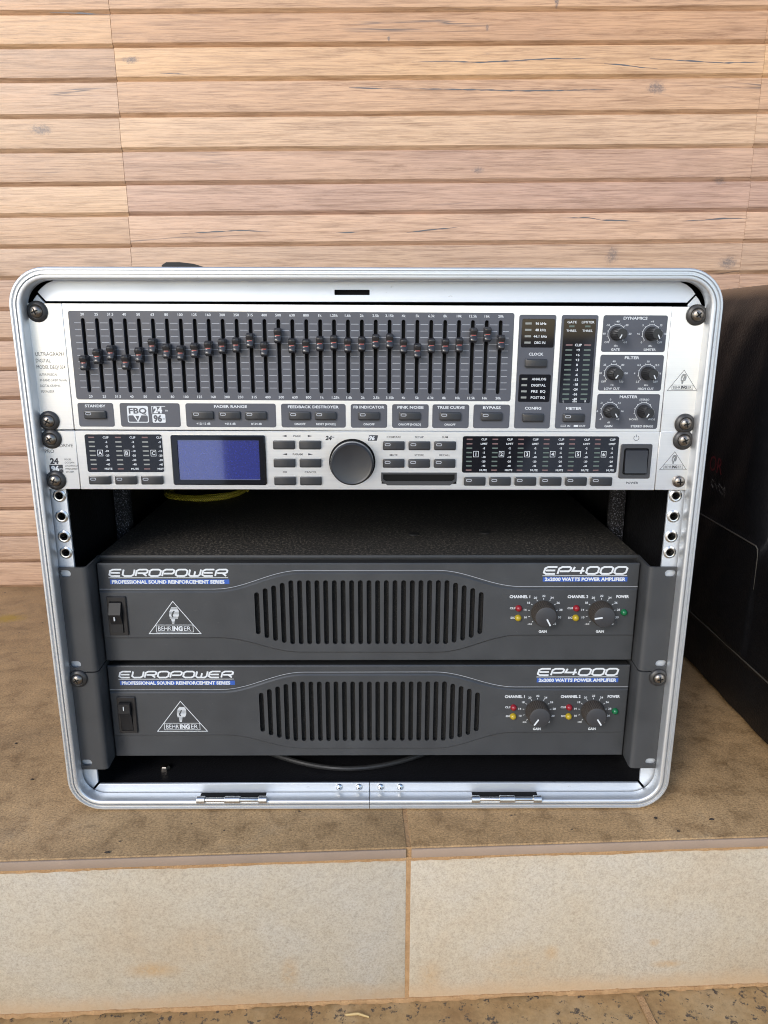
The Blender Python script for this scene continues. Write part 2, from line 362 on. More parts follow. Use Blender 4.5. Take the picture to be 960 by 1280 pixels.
class MB:
    def __init__(s): s.v = []; s.f = []
    def add(s, vs, fs):
        k = len(s.v); s.v += vs; s.f += [tuple(i+k for i in f) for f in fs]; return s
    def box(s, x0, x1, y0, y1, z0, z1, c=0.):
        """box, optionally with all edges chamfered by c"""
        if c <= 0:
            vs = [(x,y,z) for x in (x0,x1) for y in (y0,y1) for z in (z0,z1)]
            return s.add(vs, [(0,1,3,2),(4,6,7,5),(0,4,5,1),(2,3,7,6),(0,2,6,4),(1,5,7,3)])
        bm = bmesh.new(); bmesh.ops.create_cube(bm, size=1)
        for v in bm.verts: v.co = Vector(((x0+x1)/2+v.co.x*(x1-x0), (y0+y1)/2+v.co.y*(y1-y0), (z0+z1)/2+v.co.z*(z1-z0)))
        bmesh.ops.bevel(bm, geom=bm.edges[:], offset=c, segments=2, affect='EDGES', profile=.5)
        return s.bm(bm)
    def bm(s, bm):
        bm.verts.index_update(); k = len(s.v)
        s.v += [tuple(v.co) for v in bm.verts]; s.f += [tuple(v.index+k for v in f.verts) for f in bm.faces]; bm.free(); return s
    def plate(s, outline, yf, yb, chamfer=0., holes=(), back=True, cz=None):
        """flat part facing the camera (-Y) cut from an outline in X,Z, with real holes"""
        o = outline if area(outline) > 0 else outline[::-1]
        face = inset(o, chamfer) if chamfer else o
        loops = [face]+[h for h in holes]
        tri = tessellate_polygon([[Vector((x, z, 0)) for x, z in lp] for lp in loops])
        flat = [q for lp in loops for q in lp]
        s.add([(x, yf, z) for x, z in flat], [tuple(t) for t in tri])
        n = len(o); ring = [(i, (i+1) % n) for i in range(n)]
        yc = yf+(cz if cz is not None else chamfer)
        if chamfer: s.add([(x, yf, z) for x, z in face]+[(x, yc, z) for x, z in o], [(a, b, n+b, n+a) for a, b in ring])
        s.add([(x, yc, z) for x, z in o]+[(x, yb, z) for x, z in o], [(a, b, n+b, n+a) for a, b in ring])
        for h in holes:
            m_ = len(h)
            s.add([(x, yf, z) for x, z in h]+[(x, yb, z) for x, z in h], [(i, (i+1) % m_, m_+(i+1) % m_, m_+i) for i in range(m_)])
        if back and not holes: s.add([(x, yb, z) for x, z in o], [tuple(range(n))])
        return s
    def lathe(s, prof, cx=0, cz=0, seg=28, cap=True, ribs=0, depth=0.):
        """profile of (radius, y) turned about an axis along Y"""
        vs = []; fs = []
        for r, y in prof:
            for i in range(seg):
                a = 2*math.pi*i/seg; rr = r-(depth if ribs and i % 2 and r > 1 else 0)
                vs.append((cx+rr*math.cos(a), y, cz+rr*math.sin(a)))
        for j in range(len(prof)-1):
            for i in range(seg):
                k = (i+1) % seg; fs.append((j*seg+i, j*seg+k, (j+1)*seg+k, (j+1)*seg+i))
        if cap: fs.append(tuple(range(seg))); fs.append(tuple(range((len(prof)-1)*seg, len(prof)*seg)))
        return s.add(vs, fs)
    def tube(s, path, r, seg=10, closed=False):
        n = len(path); P = [Vector(p) for p in path]; vs = []; fs = []
        up = Vector((.13,.27,.95)).normalized()
        for i in range(n):
            a = P[(i-1) % n] if closed or i else P[0]; b = P[(i+1) % n] if closed or i < n-1 else P[-1]
            d = (b-a).normalized(); u = d.cross(up)
            if u.length < 1e-4: u = d.cross(Vector((1,0,0)))
            u.normalize(); w = d.cross(u); rr = r[i] if isinstance(r, (list, tuple)) else r
            for j in range(seg):
                t = 2*math.pi*j/seg; vs.append(tuple(P[i]+u*math.cos(t)*rr+w*math.sin(t)*rr))
        for i in range(n if closed else n-1):
            k = (i+1) % n
            for j in range(seg): fs.append((i*seg+j, i*seg+(j+1) % seg, k*seg+(j+1) % seg, k*seg+j))
        if not closed: fs += [tuple(range(seg)), tuple(range((n-1)*seg, n*seg))]
        return s.add(vs, fs)
    def quad(s, x0, x1, z0, z1, y): return s.add([(x0,y,z0),(x1,y,z0),(x1,y,z1),(x0,y,z1)], [(0,1,2,3)])
    def poly(s, pts, y): return s.add([(x,y,z) for x, z in pts], [tuple(range(len(pts)))])
    def stroke(s, pts, t, y, closed=False):
        """flat pen stroke of width t along a polyline in X,Z"""
        n = len(pts); L = []; R = []
        for i in range(n):
            a = pts[(i-1) % n] if closed or i else None; c = pts[(i+1) % n] if closed or i < n-1 else None; b = pts[i]
            ds = []
            for u, v in ((a, b), (b, c)):
                if u is not None and v is not None:
                    l = math.hypot(v[0]-u[0], v[1]-u[1]) or 1e-9; ds.append(((v[0]-u[0])/l, (v[1]-u[1])/l))
            if len(ds) == 2:
                nx, nz = -(ds[0][1]+ds[1][1]), ds[0][0]+ds[1][0]; q = nx*nx+nz*nz
                k = t/q if q > .5 else t
            else: nx, nz = -ds[0][1], ds[0][0]; k = t/2
            L.append((b[0]+nx*k, b[1]+nz*k)); R.append((b[0]-nx*k, b[1]-nz*k))
        m_ = n if closed else n-1
        return s.add([(x,y,z) for x, z in L+R], [(i, (i+1) % n, n+(i+1) % n, n+i) for i in range(m_)])
    def mesh(s, name, m, smooth=35, fix=True):
        me = bpy.data.meshes.new(name)
        me.from_pydata([(x*MM, y*MM, z*MM) for x, y, z in s.v], [], s.f)
        if fix:
            bm = bmesh.new(); bm.from_mesh(me)
            bmesh.ops.remove_doubles(bm, verts=bm.verts, dist=1e-6)
            bmesh.ops.recalc_face_normals(bm, faces=bm.faces); bm.to_mesh(me); bm.free()
        me.materials.append(M[m] if isinstance(m, str) else m)
        if smooth:
            me.polygons.foreach_set('use_smooth', [True]*len(me.polygons)); me.set_sharp_from_angle(angle=math.radians(smooth))
        me.update(); return me
    def build(s, name, m, parent=None, origin=(0,0,0), smooth=35, fix=True):
        """vertices are world millimetres; the object's own origin goes to `origin`"""
        s.v = [(x-origin[0], y-origin[1], z-origin[2]) for x, y, z in s.v]
        o = link(name, s.mesh(name, m, smooth, fix), parent, origin)
        if 'lettering' in name or name in ('led_row', 'scale_lines', 'vent_lining', 'pale_print', 'blue_stripe', 'moulding_line'): o['kind'] = 'stuff'
        return o

# lettering: built-in font turned into flat mesh, fitted to a height (and width) in millimetres
_glyph = {}
def glyphs(body, bold):
    key = (body, bold)
    if key not in _glyph:
        c = bpy.data.curves.new('t', 'FONT'); c.body = body; c.size = 1; c.resolution_u = 2; c.offset = bold
        o = bpy.data.objects.new('t', c); me = bpy.data.meshes.new_from_object(o)
        v = [tuple(p.co[:2]) for p in me.vertices]; f = [tuple(p.vertices) for p in me.polygons]
        bpy.data.objects.remove(o); bpy.data.curves.remove(c); bpy.data.meshes.remove(me)
        _glyph[key] = (v, f)
    return _glyph[key]
def text(mb, body, x, z, h, y, w=None, align='c', bold=.012, slant=0.):
    v, f = glyphs(body, bold)
    if not v: return
    x0 = min(p[0] for p in v); x1 = max(p[0] for p in v)
    k = h/.70; kx = (w/(x1-x0)) if w else k*1.08
    W = (x1-x0)*kx; ox = {'c': x-W/2, 'l': x, 'r': x-W}[align]
    mb.add([(ox+(p[0]-x0)*kx+slant*p[1]*k, y, z-h/2+p[1]*k) for p in v], f)
BIG = {'E': ([[(1,1),(.22,1),(0,.8),(0,.2),(.22,0),(1,0)]], [[(.1,.5),(.92,.5)]]),
       'U': ([[(0,1),(0,.22),(.2,0),(.8,0),(1,.22),(1,1)]], []),
       'R': ([[(0,0),(0,.78),(.22,1),(.85,1),(1,.86),(1,.58),(.86,.44),(.12,.44)]], [[(.62,.42),(1,0)]]),
       'O': ([[(.2,0),(.8,0),(1,.2),(1,.8),(.8,1),(.2,1),(0,.8),(0,.2),'c']], []),
       'P': ([[(0,0),(0,.78),(.22,1),(.85,1),(1,.86),(1,.52),(.86,.38),(.12,.38)]], []),
       'W': ([[(0,1),(0,.22),(.15,0),(.85,0),(1,.22),(1,1)]], [[(.5,.1),(.5,.72)]]),
       '4': ([[(.08,1),(0,.42),(1.02,.42)]], [[(.78,1),(.78,0)]])}
BIG['0'] = BIG['O']
def big_text(mb, body, x0, x1, z0, z1, y, t=1.05, slant=.28):
    H = z1-z0; n = len(body); gap = .34*H; cw = (x1-x0-slant*H-(n-1)*gap)/n
    for i, ch in enumerate(body):
        a, b = BIG[ch]; ox = x0+i*(cw+gap)
        for k, grp in enumerate((a, b)):
            for st in grp:
                closed = st[-1] == 'c'
                mb.stroke([(ox+p[0]*cw+slant*p[1]*H, z0+p[1]*H) for p in (st[:-1] if closed else st)], t, y-k*.03, closed)
def ear_logo(mb, cx, z0, w, y, h=None, box=True, thick=.5):
    """triangle with an ear above a boxed name"""
    h = h or w*.67
    mb.stroke([(cx-w/2, z0), (cx+w/2, z0), (cx, z0+h)], thick, y, True)
    bx, bz0, bz1 = w*.355, z0+h*.05, z0+h*.27
    if box: mb.stroke([(cx-bx, bz0), (cx+bx, bz0), (cx+bx, bz1), (cx-bx, bz1)], thick*.7, y-.02, True)
    hh = (bz1-bz0)*.62; zc = (bz0+bz1)/2
    text(mb, 'BEHR', cx-bx*.90, zc, hh, y-.04, bx*.72, 'l', .0)
    text(mb, 'ING', cx-bx*.13, zc, hh, y-.04, bx*.56, 'l', .05)
    text(mb, 'ER', cx+bx*.50, zc, hh, y-.04, bx*.38, 'l', .0)
    e0, e1 = z0+h*.31, z0+h*.82; n = 13
    for k in range(n):
        t = (k+.5)/n; zz = e0+(e1-e0)*t
        half = w*.098*math.sqrt(max(0, 1-((t-.60)/.46)**2)) if t > .30 else w*.062*(.55+t*1.6)
        off = (t-.5)*w*.035
        xa, xb = cx+off-half*(.9 if t > .3 else .75), cx+off+half*(1. if t > .3 else .45)
        if .38 < t < .80:
            m_ = xa+(xb-xa)*(.34+.12*math.sin(t*9)); mb.quad(xa, m_, zz-.30*(e1-e0)/n, zz+.30*(e1-e0)/n, y-.02); xa = m_+(xb-xa)*.17
        mb.quad(xa, xb, zz-.33*(e1-e0)/n, zz+.33*(e1-e0)/n, y-.02)
def screw(parent, x, z, y=0., washer=True, head='screw', turn=0.):
    """pan head screw with a cross recess, on a black cup washer"""
    prof = [(4.55, y-1.2), (4.5, y-2.4), (4.0, y-3.6), (2.9, y-4.5), (1.5, y-4.95), (.35, y-5.05)] if washer else [(4.55, y-.05), (4.5, y-1.2), (4.0, y-2.4), (2.9, y-3.3), (1.5, y-3.75), (.35, y-3.85)]
    s = MB().lathe(prof, x, z, 28).build('mounting_screw', head, parent, (x, y, z))
    top = y-(4.98 if washer else 3.78); c = MB()
    for a in (turn, turn+90):
        ca, sa = math.cos(math.radians(a)), math.sin(math.radians(a)); q = []
        for u, v in ((-2.35,-.36),(-.5,-.52),(.5,-.52),(2.35,-.36),(2.35,.36),(.5,.52),(-.5,.52),(-2.35,.36)):
            q.append((x+u*ca-v*sa, z+u*sa+v*ca))
        c.plate(q, top-.12-(.02 if a == turn else 0), top+1.0)
    c.build('cross_recess', 'void', s, (x, y, z))
    if washer:
        MB().lathe([(4.4, y-2.2), (5.0, y-2.5), (6.6, y-1.9), (7.35, y-.9), (7.4, y-.02)], x, z, 32, cap=False).build('washer', 'washer', s, (x, y, z))
    return s

# ------------------------------------------------------------------ the setting: floor, step, paving, plank wall
FZ = -Z0
YAW = math.radians(2.36)
def struct(name, origin, rot=(0,0,0)):
    o = bpy.data.objects.new(name, None); COL.objects.link(o); o.empty_display_size = .05
    o.location = (origin[0]*MM, origin[1]*MM, (origin[2]+Z0)*MM); o.rotation_euler = rot
    o['kind'] = 'structure'; WORLD[o] = origin; return o
JX, JY = 31., -53.5          # the joint in the step edge
def rot_pt(x, y):
    return (JX+x*math.cos(YAW)-y*math.sin(YAW), JY+x*math.sin(YAW)+y*math.cos(YAW))
floor = struct('porch_floor', (JX, JY, FZ), (0, 0, YAW))
# children are given in the rotated frame of their parent (origin JX, JY, FZ)
def tile(parent, name, x0, x1, y0, y1, z0, z1, m, c=1.2, mats=None):
    b = MB().box(x0, x1, y0, y1, z0, z1, c)
    o = link(name, b.mesh(name, m), parent, WORLD[parent])
    return o
for x0, x1 in ((-1802, -1202), (-1198, -602), (-598.2, -1.8), (1.8, 598.2), (602, 1198)):
    t = tile(floor, 'floor_tile', x0, x1, 0, 640, -9.0, 0, 'floor', .8)
    # the unglazed front edge of the tile
    e = tile(t, 'nosing_edge', x0+.3, x1-.3, -1.6, -.05, -8.8, -1.3, 'nosing', .35)
g = link('grout_bed', MB().box(-1802, 1198, .6, 640, -12, -.7).mesh('grout_bed', 'grout'), floor, WORLD[floor])
step = struct('step_riser', (JX, JY, FZ), (0, 0, YAW))
for x0, x1 in ((-1798, -1202), (-1198.5, -601.5), (-598.5, -1.6), (1.6, 598.5), (601.5, 1198)):
    tile(step, 'riser_tile', x0, x1, .6, 9, -146.5, -12.2, 'riser', 1.0)
random.seed(3)
def ragged_strip(x0, x1, z_lo, z_hi, y, amp, n=420):
    """a thin bead of grout with an uneven lower and upper edge"""
    vs = []; fs = []
    for i in range(n+1):
        x = x0+(x1-x0)*i/n; a = amp*(random.random()-.5)+amp*.7*math.sin(i*.21)*math.sin(i*.047); b = amp*.5*(random.random()-.5)
        vs += [(x, y+2.5, z_hi+b+.6), (x, y, z_hi+b), (x, y-.3, (z_lo+z_hi)/2), (x, y, z_lo+a), (x, y+2.5, z_lo+a-.6)]
    for i in range(n):
        for j in range(4): fs.append((i*5+j, i*5+5+j, i*5+6+j, i*5+1+j))
    return MB().add(vs, fs)
link('grout_line', ragged_strip(-900, 900, -12.2, -9.2, 0.0, 1.0).mesh('grout_line', 'grout', 60), step, WORLD[step])
link('grout_line', ragged_strip(-900, 900, -149.5, -146.0, -.2, 3.0).mesh('grout_line', 'grout', 60), step, WORLD[step])
link('grout_line', MB().box(-1800, 1200, 1.0, 12, -149, -9.2).mesh('grout_line', 'grout'), step, WORLD[step])
ground = MB()
ground.add([(-30000, 300, -150.0), (30000, 300, -150.0), (30000, -40000, -150.0), (-30000, -40000, -150.0)], [(0,1,2,3)])
gr = link('ground', ground.mesh('ground', 'ground'), None, (JX, JY, FZ)); gr['kind'] = 'structure'
gr.rotation_euler = (0, 0, YAW)
yd = link('added_pale_ground', MB().add([(-30000, -1300, -146.0), (30000, -1300, -146.0), (30000, -40000, -146.0), (-30000, -40000, -146.0)], [(0,1,2,3)]).mesh('added_pale_ground', 'added_pale_ground'), None, (JX, JY, FZ)); yd['kind'] = 'structure'  # unseen pale ground, added to brighten reflections in the metal and display
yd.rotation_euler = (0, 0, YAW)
dw = link('dark_reflection_wedge', MB().add([(-490, -1290, -141.0), (198, -1290, -141.0), (9420, -39000, -141.0), (-10400, -39000, -141.0)], [(0,1,2,3)]).mesh('dark_reflection_wedge', 'wedge_dark'), None, (JX, JY, FZ)); dw['kind'] = 'structure'  # unseen wedge, added and shaped to darken part of the display's reflection
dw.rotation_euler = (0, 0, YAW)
# an orange joint between two slabs of the lower paving
gj = link('paving_joint', MB().add([(190,-4,-148.6),(196,-4,-148.6),(240,-900,-148.6),(234,-900,-148.6)], [(0,1,2,3)]).mesh('paving_joint', 'grout'), gr, WORLD[gr])

WY = 520.
wall = thing('plank_wall', (0, WY, FZ), 'wall clad in horizontal tan wood-look planks behind the rack cases', 'wall', rot=(0, -.0085, 0))
ROWS = [376.4, 338.2, 299.1, 256.9, 215.6, 174.5, 135.9, 96.1]
ROWS = [376.4+40.4*k for k in range(6, 0, -1)]+ROWS+[96.1-41.05*k for k in range(1, 13)]     # lower edge of each row, measured at x = -150
TAN, PINK, CREAM, BROWN = (.50,.325,.195), (.43,.29,.205), (.545,.375,.235), (.40,.265,.170)
MIDC = {376.4: TAN, 338.2: (.47,.295,.17), 299.1: (.56,.375,.215), 256.9: (.49,.325,.205), 215.6: (.535,.38,.25), 174.5: (.455,.31,.22), 135.9: (.44,.30,.225), 96.1: (.51,.355,.25)}
LEFTC = {376.4: TAN, 338.2: (.53,.35,.20), 299.1: (.43,.29,.19), 256.9: (.50,.35,.235), 215.6: (.47,.33,.215), 174.5: (.44,.30,.20), 135.9: (.56,.40,.26), 96.1: (.45,.31,.205)}
LOWL = [(.46,.33,.23), (.40,.27,.19), (.43,.30,.21), (.45,.31,.22), (.38,.26,.19), (.42,.29,.21), (.39,.265,.195), (.37,.255,.19), (.41,.28,.20), (.44,.31,.22), (.38,.26,.18), (.40,.27,.185)]
random.seed(11)
slope = .0085
for i, z in enumerate(ROWS):
    up = ROWS[i-1] if i else z+40.4
    for c, (xa, xb) in enumerate(((-1168, -327.85), (-327.55, 512.8), (513.1, 1353))):
        z_lo = z+150*slope-(.8 if c == 0 else 0)+.25*random.random(); h = up-z-.15
        jx = .9*math.sin(i*1.7)
        x0, x1 = xa+jx, xb+jx
        # section: undercut lower edge, flat face, slightly eased upper edge
        sec = [(-5.2, 4.0), (-.1, .12), (.1, 0.), (h-7.0, 0), (h-6.1, .25), (h-5.35, 1.1), (h-5.35, 14), (-5.2, 14)]
        n = len(sec); vs = []
        for x, e in ((x0, .2), (x0+.2, 0), (x1-.2, 0), (x1, .2)):
            vs += [(x, WY+y+(e if k < 6 else 0), z_lo+zz) for k, (zz, y) in enumerate(sec)]
        fs = [(q*n+k, q*n+(k+1) % n, (q+1)*n+(k+1) % n, (q+1)*n+k) for q in range(3) for k in range(n)]
        fs += [tuple(range(n)), tuple(range(3*n, 4*n))]
        o = MB().add(vs, fs).build('plank', 'wood', wall, ((x0+x1)/2, WY, z_lo), 18)
        if z in MIDC: col = (LEFTC if c == 0 else MIDC)[z]
        elif z < 96: col = LOWL[(i-14) % 12]
        else: col = random.choice((TAN, PINK, CREAM, BROWN))
        k = 1+.06*(random.random()-.5) if c == 2 else 1.
        o.color = (col[0]*k*1.02, col[1]*k*.965, col[2]*k*.945, 1)
MB().box(-1160, 1340, WY-9, WY+3, FZ-1, FZ+2.2, .8).build('sealant_strip', 'sealant', wall, (0, WY, FZ))
CRACKS = [
 [(50.5, 316.0), (97.1, 317.1), (138.6, 315.8), (190.4, 318.3), (231.7, 320.7), (288.8, 320.5)], [(299.6, 315.0), (320.5, 313.7), (346.7, 311.0), (369.8, 309.2)],
 [(358.3, 321.2), (398.0, 319.0), (455.5, 316.4), (507.4, 317.5)], [(14.3, 284.8), (97.9, 284.6), (192.1, 283.0), (244.4, 283.6), (313.4, 285.2)],
 [(45.2, 108.4), (69.2, 111.5), (115.0, 115.7)], [(254.1, 127.8), (292.2, 128.4), (311.0, 125.4), (363.6, 123.9)], [(421.5, 124.1), (450.9, 125.7), (478.0, 127.8), (511.0, 127.8)],
 [(-411.0, 370.5), (-372.5, 369.8), (-333.0, 368.2)], [(-276.1, 302.0), (-240.0, 300.8)], [(-31.6, 286.0), (14.3, 284.8)], [(-50.9, 108.2), (-18.2, 109.3)],
 [(-263.6, 106.7), (-181.7, 111.0), (-138.2, 109.0)]]
rnd = random.Random(4)
for c in CRACKS:
    c = [(x, z-slope*x) for x, z in ((x+slope*(z+405), z) for x, z in c)]
    pts = []
    for (xa, za), (xb, zb) in zip(c, c[1:]):
        k = max(2, int(abs(xb-xa)/6))
        pts += [(xa+(xb-xa)*i/k, za+(zb-za)*i/k+.35*(rnd.random()-.5)) for i in range(k)]
    pts.append(c[-1]); n = len(pts)
    wd = [(.28+.75*rnd.random())*min(1, 3*i/n+.15, 3*(n-1-i)/n+.15) for i in range(n)]
    vs = [(x, WY-.12, z+w_) for (x, z), w_ in zip(pts, wd)]+[(x, WY-.12, z-w_) for (x, z), w_ in zip(pts, wd)]
    MB().add(vs, [(i, i+1, n+i+1, n+i) for i in range(n-1)]).build('printed_shake', 'crack', wall, (c[0][0], WY, c[0][1]), 0, False)
link('backing', MB().box(-1170, 1355, WY+11, WY+60, FZ-30, 640).mesh('backing', 'grout_dark'), wall, (0, 0, 0))

# ------------------------------------------------------------------ the rack case
case = thing('rack_case', (0, 230, FZ), 'black moulded rack case with silver aluminium front frame holding four audio units', 'rack case')
def frame_path(off, n=10):
    """rounded rectangle of the frame, starting and ending at the seam in the middle of the bottom; off is outward"""
    x, zt, zb, r = 247.2+off, 23.2+off, -404.0-off, 27.+off
    p = [(.25, zb), (120, zb)]+arc(x-r, zb+r, r, -90, 0, n)+arc(x-r, zt-r, r, 0, 90, n)+arc(-x+r, zt-r, r, 90, 180, n)+arc(-x+r, zb+r, r, 180, 270, n)+[(-120, zb), (-.25, zb)]
    return p
PROF = [(-.6, 14), (0, 12), (0, -8.4), (-.3, -9.5), (-.9, -10.2), (-1.9, -10.2), (-2.2, -9.6), (-2.4, -8.8), (-3.4, -8.8), (-3.6, -9.6), (-3.8, -10.2), (-4.7, -10.2), (-4.8, -8.2), (-5.6, -8.2), (-5.7, -10.0), (-7.3, -10.0), (-8.0, -9.5), (-8.4, -8.6), (-8.4, 1.0)]
def sweep(prof):
    rows = [frame_path(o) for o, y in prof]; n = len(rows[0]); vs = []; fs = []
    for (o, y), row in zip(prof, rows): vs += [(x, y, z) for x, z in row]
    for j in range(len(prof)-1):
        for i in range(n-1): fs.append((j*n+i, j*n+i+1, (j+1)*n+i+1, (j+1)*n+i))
    return MB().add(vs, fs)
sweep(PROF).build('edge_trim', 'rim', case, (0, 0, FZ), 40)
sh = MB()
secs = [(-1.2, 11.9), (-1.6, 200), (-3., 420), (-6, 455), (-14, 474), (-30, 480)]
rows = [frame_path(o, 8) for o, y in secs]; n = len(rows[0])
inn = [(-12.5, 455), (-8.6, 440), (-8.6, 11.9)]
rows += [frame_path(o, 8) for o, y in inn]; ys = [y for o, y in secs+inn]
sh.v = [(x, y, z) for y, row in zip(ys, rows) for x, z in row]
for j in range(len(rows)-1):
    if j == len(secs)-1: continue
    for i in range(n): sh.f.append((j*n+i, j*n+(i+1) % n, (j+1)*n+(i+1) % n, (j+1)*n+i))
j = len(secs)-1
sh.f.append(tuple(range(j*n, j*n+n))); sh.f.append(tuple(range((j+1)*n, (j+1)*n+n)))
sh.build('shell', 'shell_clean', case, (0, 230, FZ))
# flat aluminium bands of the front frame
top = [(-226.4, .9), (226.2, .6), (231.6, 6.6), (228.4, 10.2), (224.6, 12.9), (219.5, 15), (212, 17.2), (-212, 17.2), (-219.5, 15), (-224.6, 12.9), (-228.4, 10.2), (-231.7, 7.1)]
MB().plate(top, 2.0, 4.0, .25, [rrect(-23.3, 1.5, 5.4, 9.0, .4, 2)]).build('top_band', 'band', case, (0, 2, 8))
MB().plate(rrect(-26, 4, 3, 12, 1), 7, 9).build('latch_backing', 'void', case, (0, 8, 8))
BZ = -387.6
for s in (-1, 1):
    o = [(s*.25, BZ), (s*226.4, BZ-.4), (s*231.4, BZ-6.2), (s*228.4, BZ-8.6), (s*222, BZ-11.6), (s*214, BZ-14.2), (s*.25, BZ-14.2)]
    hx0, hx1 = sorted((s*84.5, s*142.5))
    MB().plate(o, 2.0, 4.0, .25).build('bottom_band', 'band', case, (s*110, 2, BZ))
    MB().box(hx0+1.5, hx1-2, -6.5, .6, -395.9, -395.3).build('hinge_slot', 'void', case, (s*110, 0, BZ))
    # side rail with its row of threaded holes
    r = [(s*227.6, -.6), (s*232.7, 5.4), (s*235.4, 2.2), (s*238.2, -2.4), (s*240.2, -8), (s*243.8, -14), (s*243.8, BZ+8), (s*240.2, BZ+3.2), (s*236.8, BZ-1.2), (s*232.6, BZ-5.0), (s*227.8, BZ+.8)]
    hz = (-139.9, -156.0, -172.0, -184.8)
    rail = MB().plate(r, 3.2, 5.2, .2, [circle(s*232.8, z, 3.1, 20) for z in hz])
    rail.box(*sorted((s*243.0, s*244.0)), 5.0, 40, BZ, -4)
    rl = rail.build('rack_rail', 'band', case, (s*235, 3, -190))
    ins = MB().lathe([(2.9, 12), (2.9, 3.2), (2.95, 2.3), (3.7, 2.1), (4.8, 2.7), (5.0, 3.3)], 0, 0, 24, cap=False).mesh('threaded_insert', 'zinc')
    for z in hz: link('threaded_insert', ins, rl, (s*232.8, 0, z))
    # hinge: pin with three knuckles
    hg = MB()
    def barrel(x0, x1, rad):
        hg.tube([(x0, -9.5, BZ-7.2), (x0+.4, -9.5, BZ-7.2), (x1-.4, -9.5, BZ-7.2), (x1, -9.5, BZ-7.2)], [rad*.86, rad, rad, rad*.86], 18)
    barrel(hx0+1, hx1-1, 1.75)
    hb = hg.build('hinge', 'zinc', case, ((hx0+hx1)/2, -9.5, BZ-7))
    for k, (a, b, rr) in enumerate(((hx0, hx0+7, 3.0), (hx0+23, hx0+36, 2.9), (hx1-7, hx1, 3.0))):
        hg = MB(); barrel(a, b, rr); hg.box(a+.6, b-.6, -9.5, -7.2, BZ-9.4, BZ-6.9)
        hg.build('knuckle', 'zinc', hb, ((a+b)/2, -9.5, BZ-7))
riv = MB().lathe([(3.1, 2.1), (2.9, 1.2), (2.1, .2), (1.0, -.35), (.15, -.5)], 0, 0, 20).mesh('rivet', 'chrome')
rdot = MB().lathe([(.8, -.55), (.75, -.1)], 0, 0, 10).mesh('rivet_pin', 'void')
for x in (-25.5, -8.9, 9.3, 25.8):
    r_ = link('rivet', riv, case, (x, 0, BZ-3.4)); link('rivet_pin', rdot, r_, (x, 0, BZ-3.0))
# lining strips on the inner side walls
for s in (-1, 1):
    x0, x1 = sorted((s*236.5, s*224))
    MB().box(x0, x1, 118, 132, -300, 8, 2).build('lining_strip', 'fleck', case, (s*230, 125, -150))
# carry handle folded on top of the shell
MB().add([(x, y, z) for y in (120, 165) for x, z in ((-178, 20), (-177, 34.4), (-173, 36.8), (-162, 36.9), (-150, 35.6), (-142, 33.2), (-136, 20))],
         [tuple(range(7)), tuple(range(7, 14))]+[(i, (i+1) % 7, 7+(i+1) % 7, 7+i) for i in range(7)]).build('carry_handle', 'rubber', case, (-155, 140, 20))
MB().lathe([(4.4, 1), (4.2, -1.5), (3.2, -3), (1, -3.6)], 0, 0, 6).add([], []).build('floor_bolt', 'screw', case, (0, 0, 0)).matrix_local = Matrix.Translation(((-181)*MM, (34-230)*MM, (-394.5-FZ)*MM)) @ Matrix.Rotation(math.radians(-90), 4, 'X')

# ------------------------------------------------------------------ graphic equalizer (two units high)
EQT = -.0035
eq = thing('graphic_equalizer', (0, 0, -90.2), 'silver faced graphic equalizer with 31 black faders at the top of the rack', 'equalizer', rot=(0, -EQT, 0))
def panel_with_ears(root, zt, zb, holes, name='face_plate'):
    zc = (zt+zb)/2
    fp = MB().plate(rrect(-214.9, 214.9, zb, zt, .4, 2), 0, 3.0, .3, holes).build(name, 'brushed', root, (0, 0, zc))
    for s in (-1, 1):
        x0, x1 = sorted((s*215.35, s*241.3))
        MB().plate(rrect(x0, x1, zb, zt, .6, 2), .25, 3.0, .3).build('rack_ear', 'brushed', root, (s*228, 0, zc))
    return fp
fader_hole = rrect(-209.8, 102.2, -66.9, -7.6, 1)
eq_face = panel_with_ears(eq, -1.3, -90.2, [fader_hole])
MB().box(-214, 214, 3.05, 160, -89.5, -2.2).build('chassis', 'chassis', eq, (0, 80, -45))
PITCH = 295.3/30
SX = [-201.2+PITCH*i for i in range(31)]
slots = [rrect(x-1.35, x+1.35, -63.2, -11.3, 1.3, 4) for x in SX]
fpan = MB().plate(rrect(-211.2, 103.6, -68.3, -6.2, 1.8), -.35, 2.4, .12, slots).build('fader_panel', 'ink_panel', eq, (-54, 0, -37), 20)
MB().quad(-210, 102, -66, -8, 2.6).build('slot_backing', 'void', fpan, (-54, 2, -37))
ticks = MB()
for k in range(11):
    z = -14.5-4.5*k
    for i in range(32):
        x = SX[0]+PITCH*(i-.5); w = 2.7 if 0 < i < 31 else 2.2
        xo = 1.0 if i == 0 else (-1.0 if i == 31 else 0)
        ticks.quad(x-w+xo, x+w+xo, z-.18, z+.18, -.42)
ticks.build('scale_lines', 'grey_print', fpan, (-54, 0, -37), 0, False)
FREQ = '20 25 31.5 40 50 63 80 100 125 160 200 250 315 400 500 630 800 1k 1.25k 1.6k 2k 2.5k 3.15k 4k 5k 6.3k 8k 10k 12.5k 16k 20k'.split()
fl = MB()
for x, t in zip(SX, FREQ):
    text(fl, t, x, -8.6, 1.75, -.42); text(fl, t, x+.6, -66.0, 1.75, -.42)
fl.build('frequency_lettering', 'white', fpan, (-54, 0, -37), 0, False)
FZS = [-42.0,-37.5,-35.0,-41.4,-36.3,-30.1,-33.6,-34.9,-33.0,-31.6,-30.0,-29.2,-26.1,-31.9,-22.6,-29.4,-29.9,-28.0,-27.2,-28.9,-28.1,-26.4,-26.0,-29.3,-32.6,-28.9,-29.2,-28.4,-21.7,-21.1,-26.5]
cap = MB()
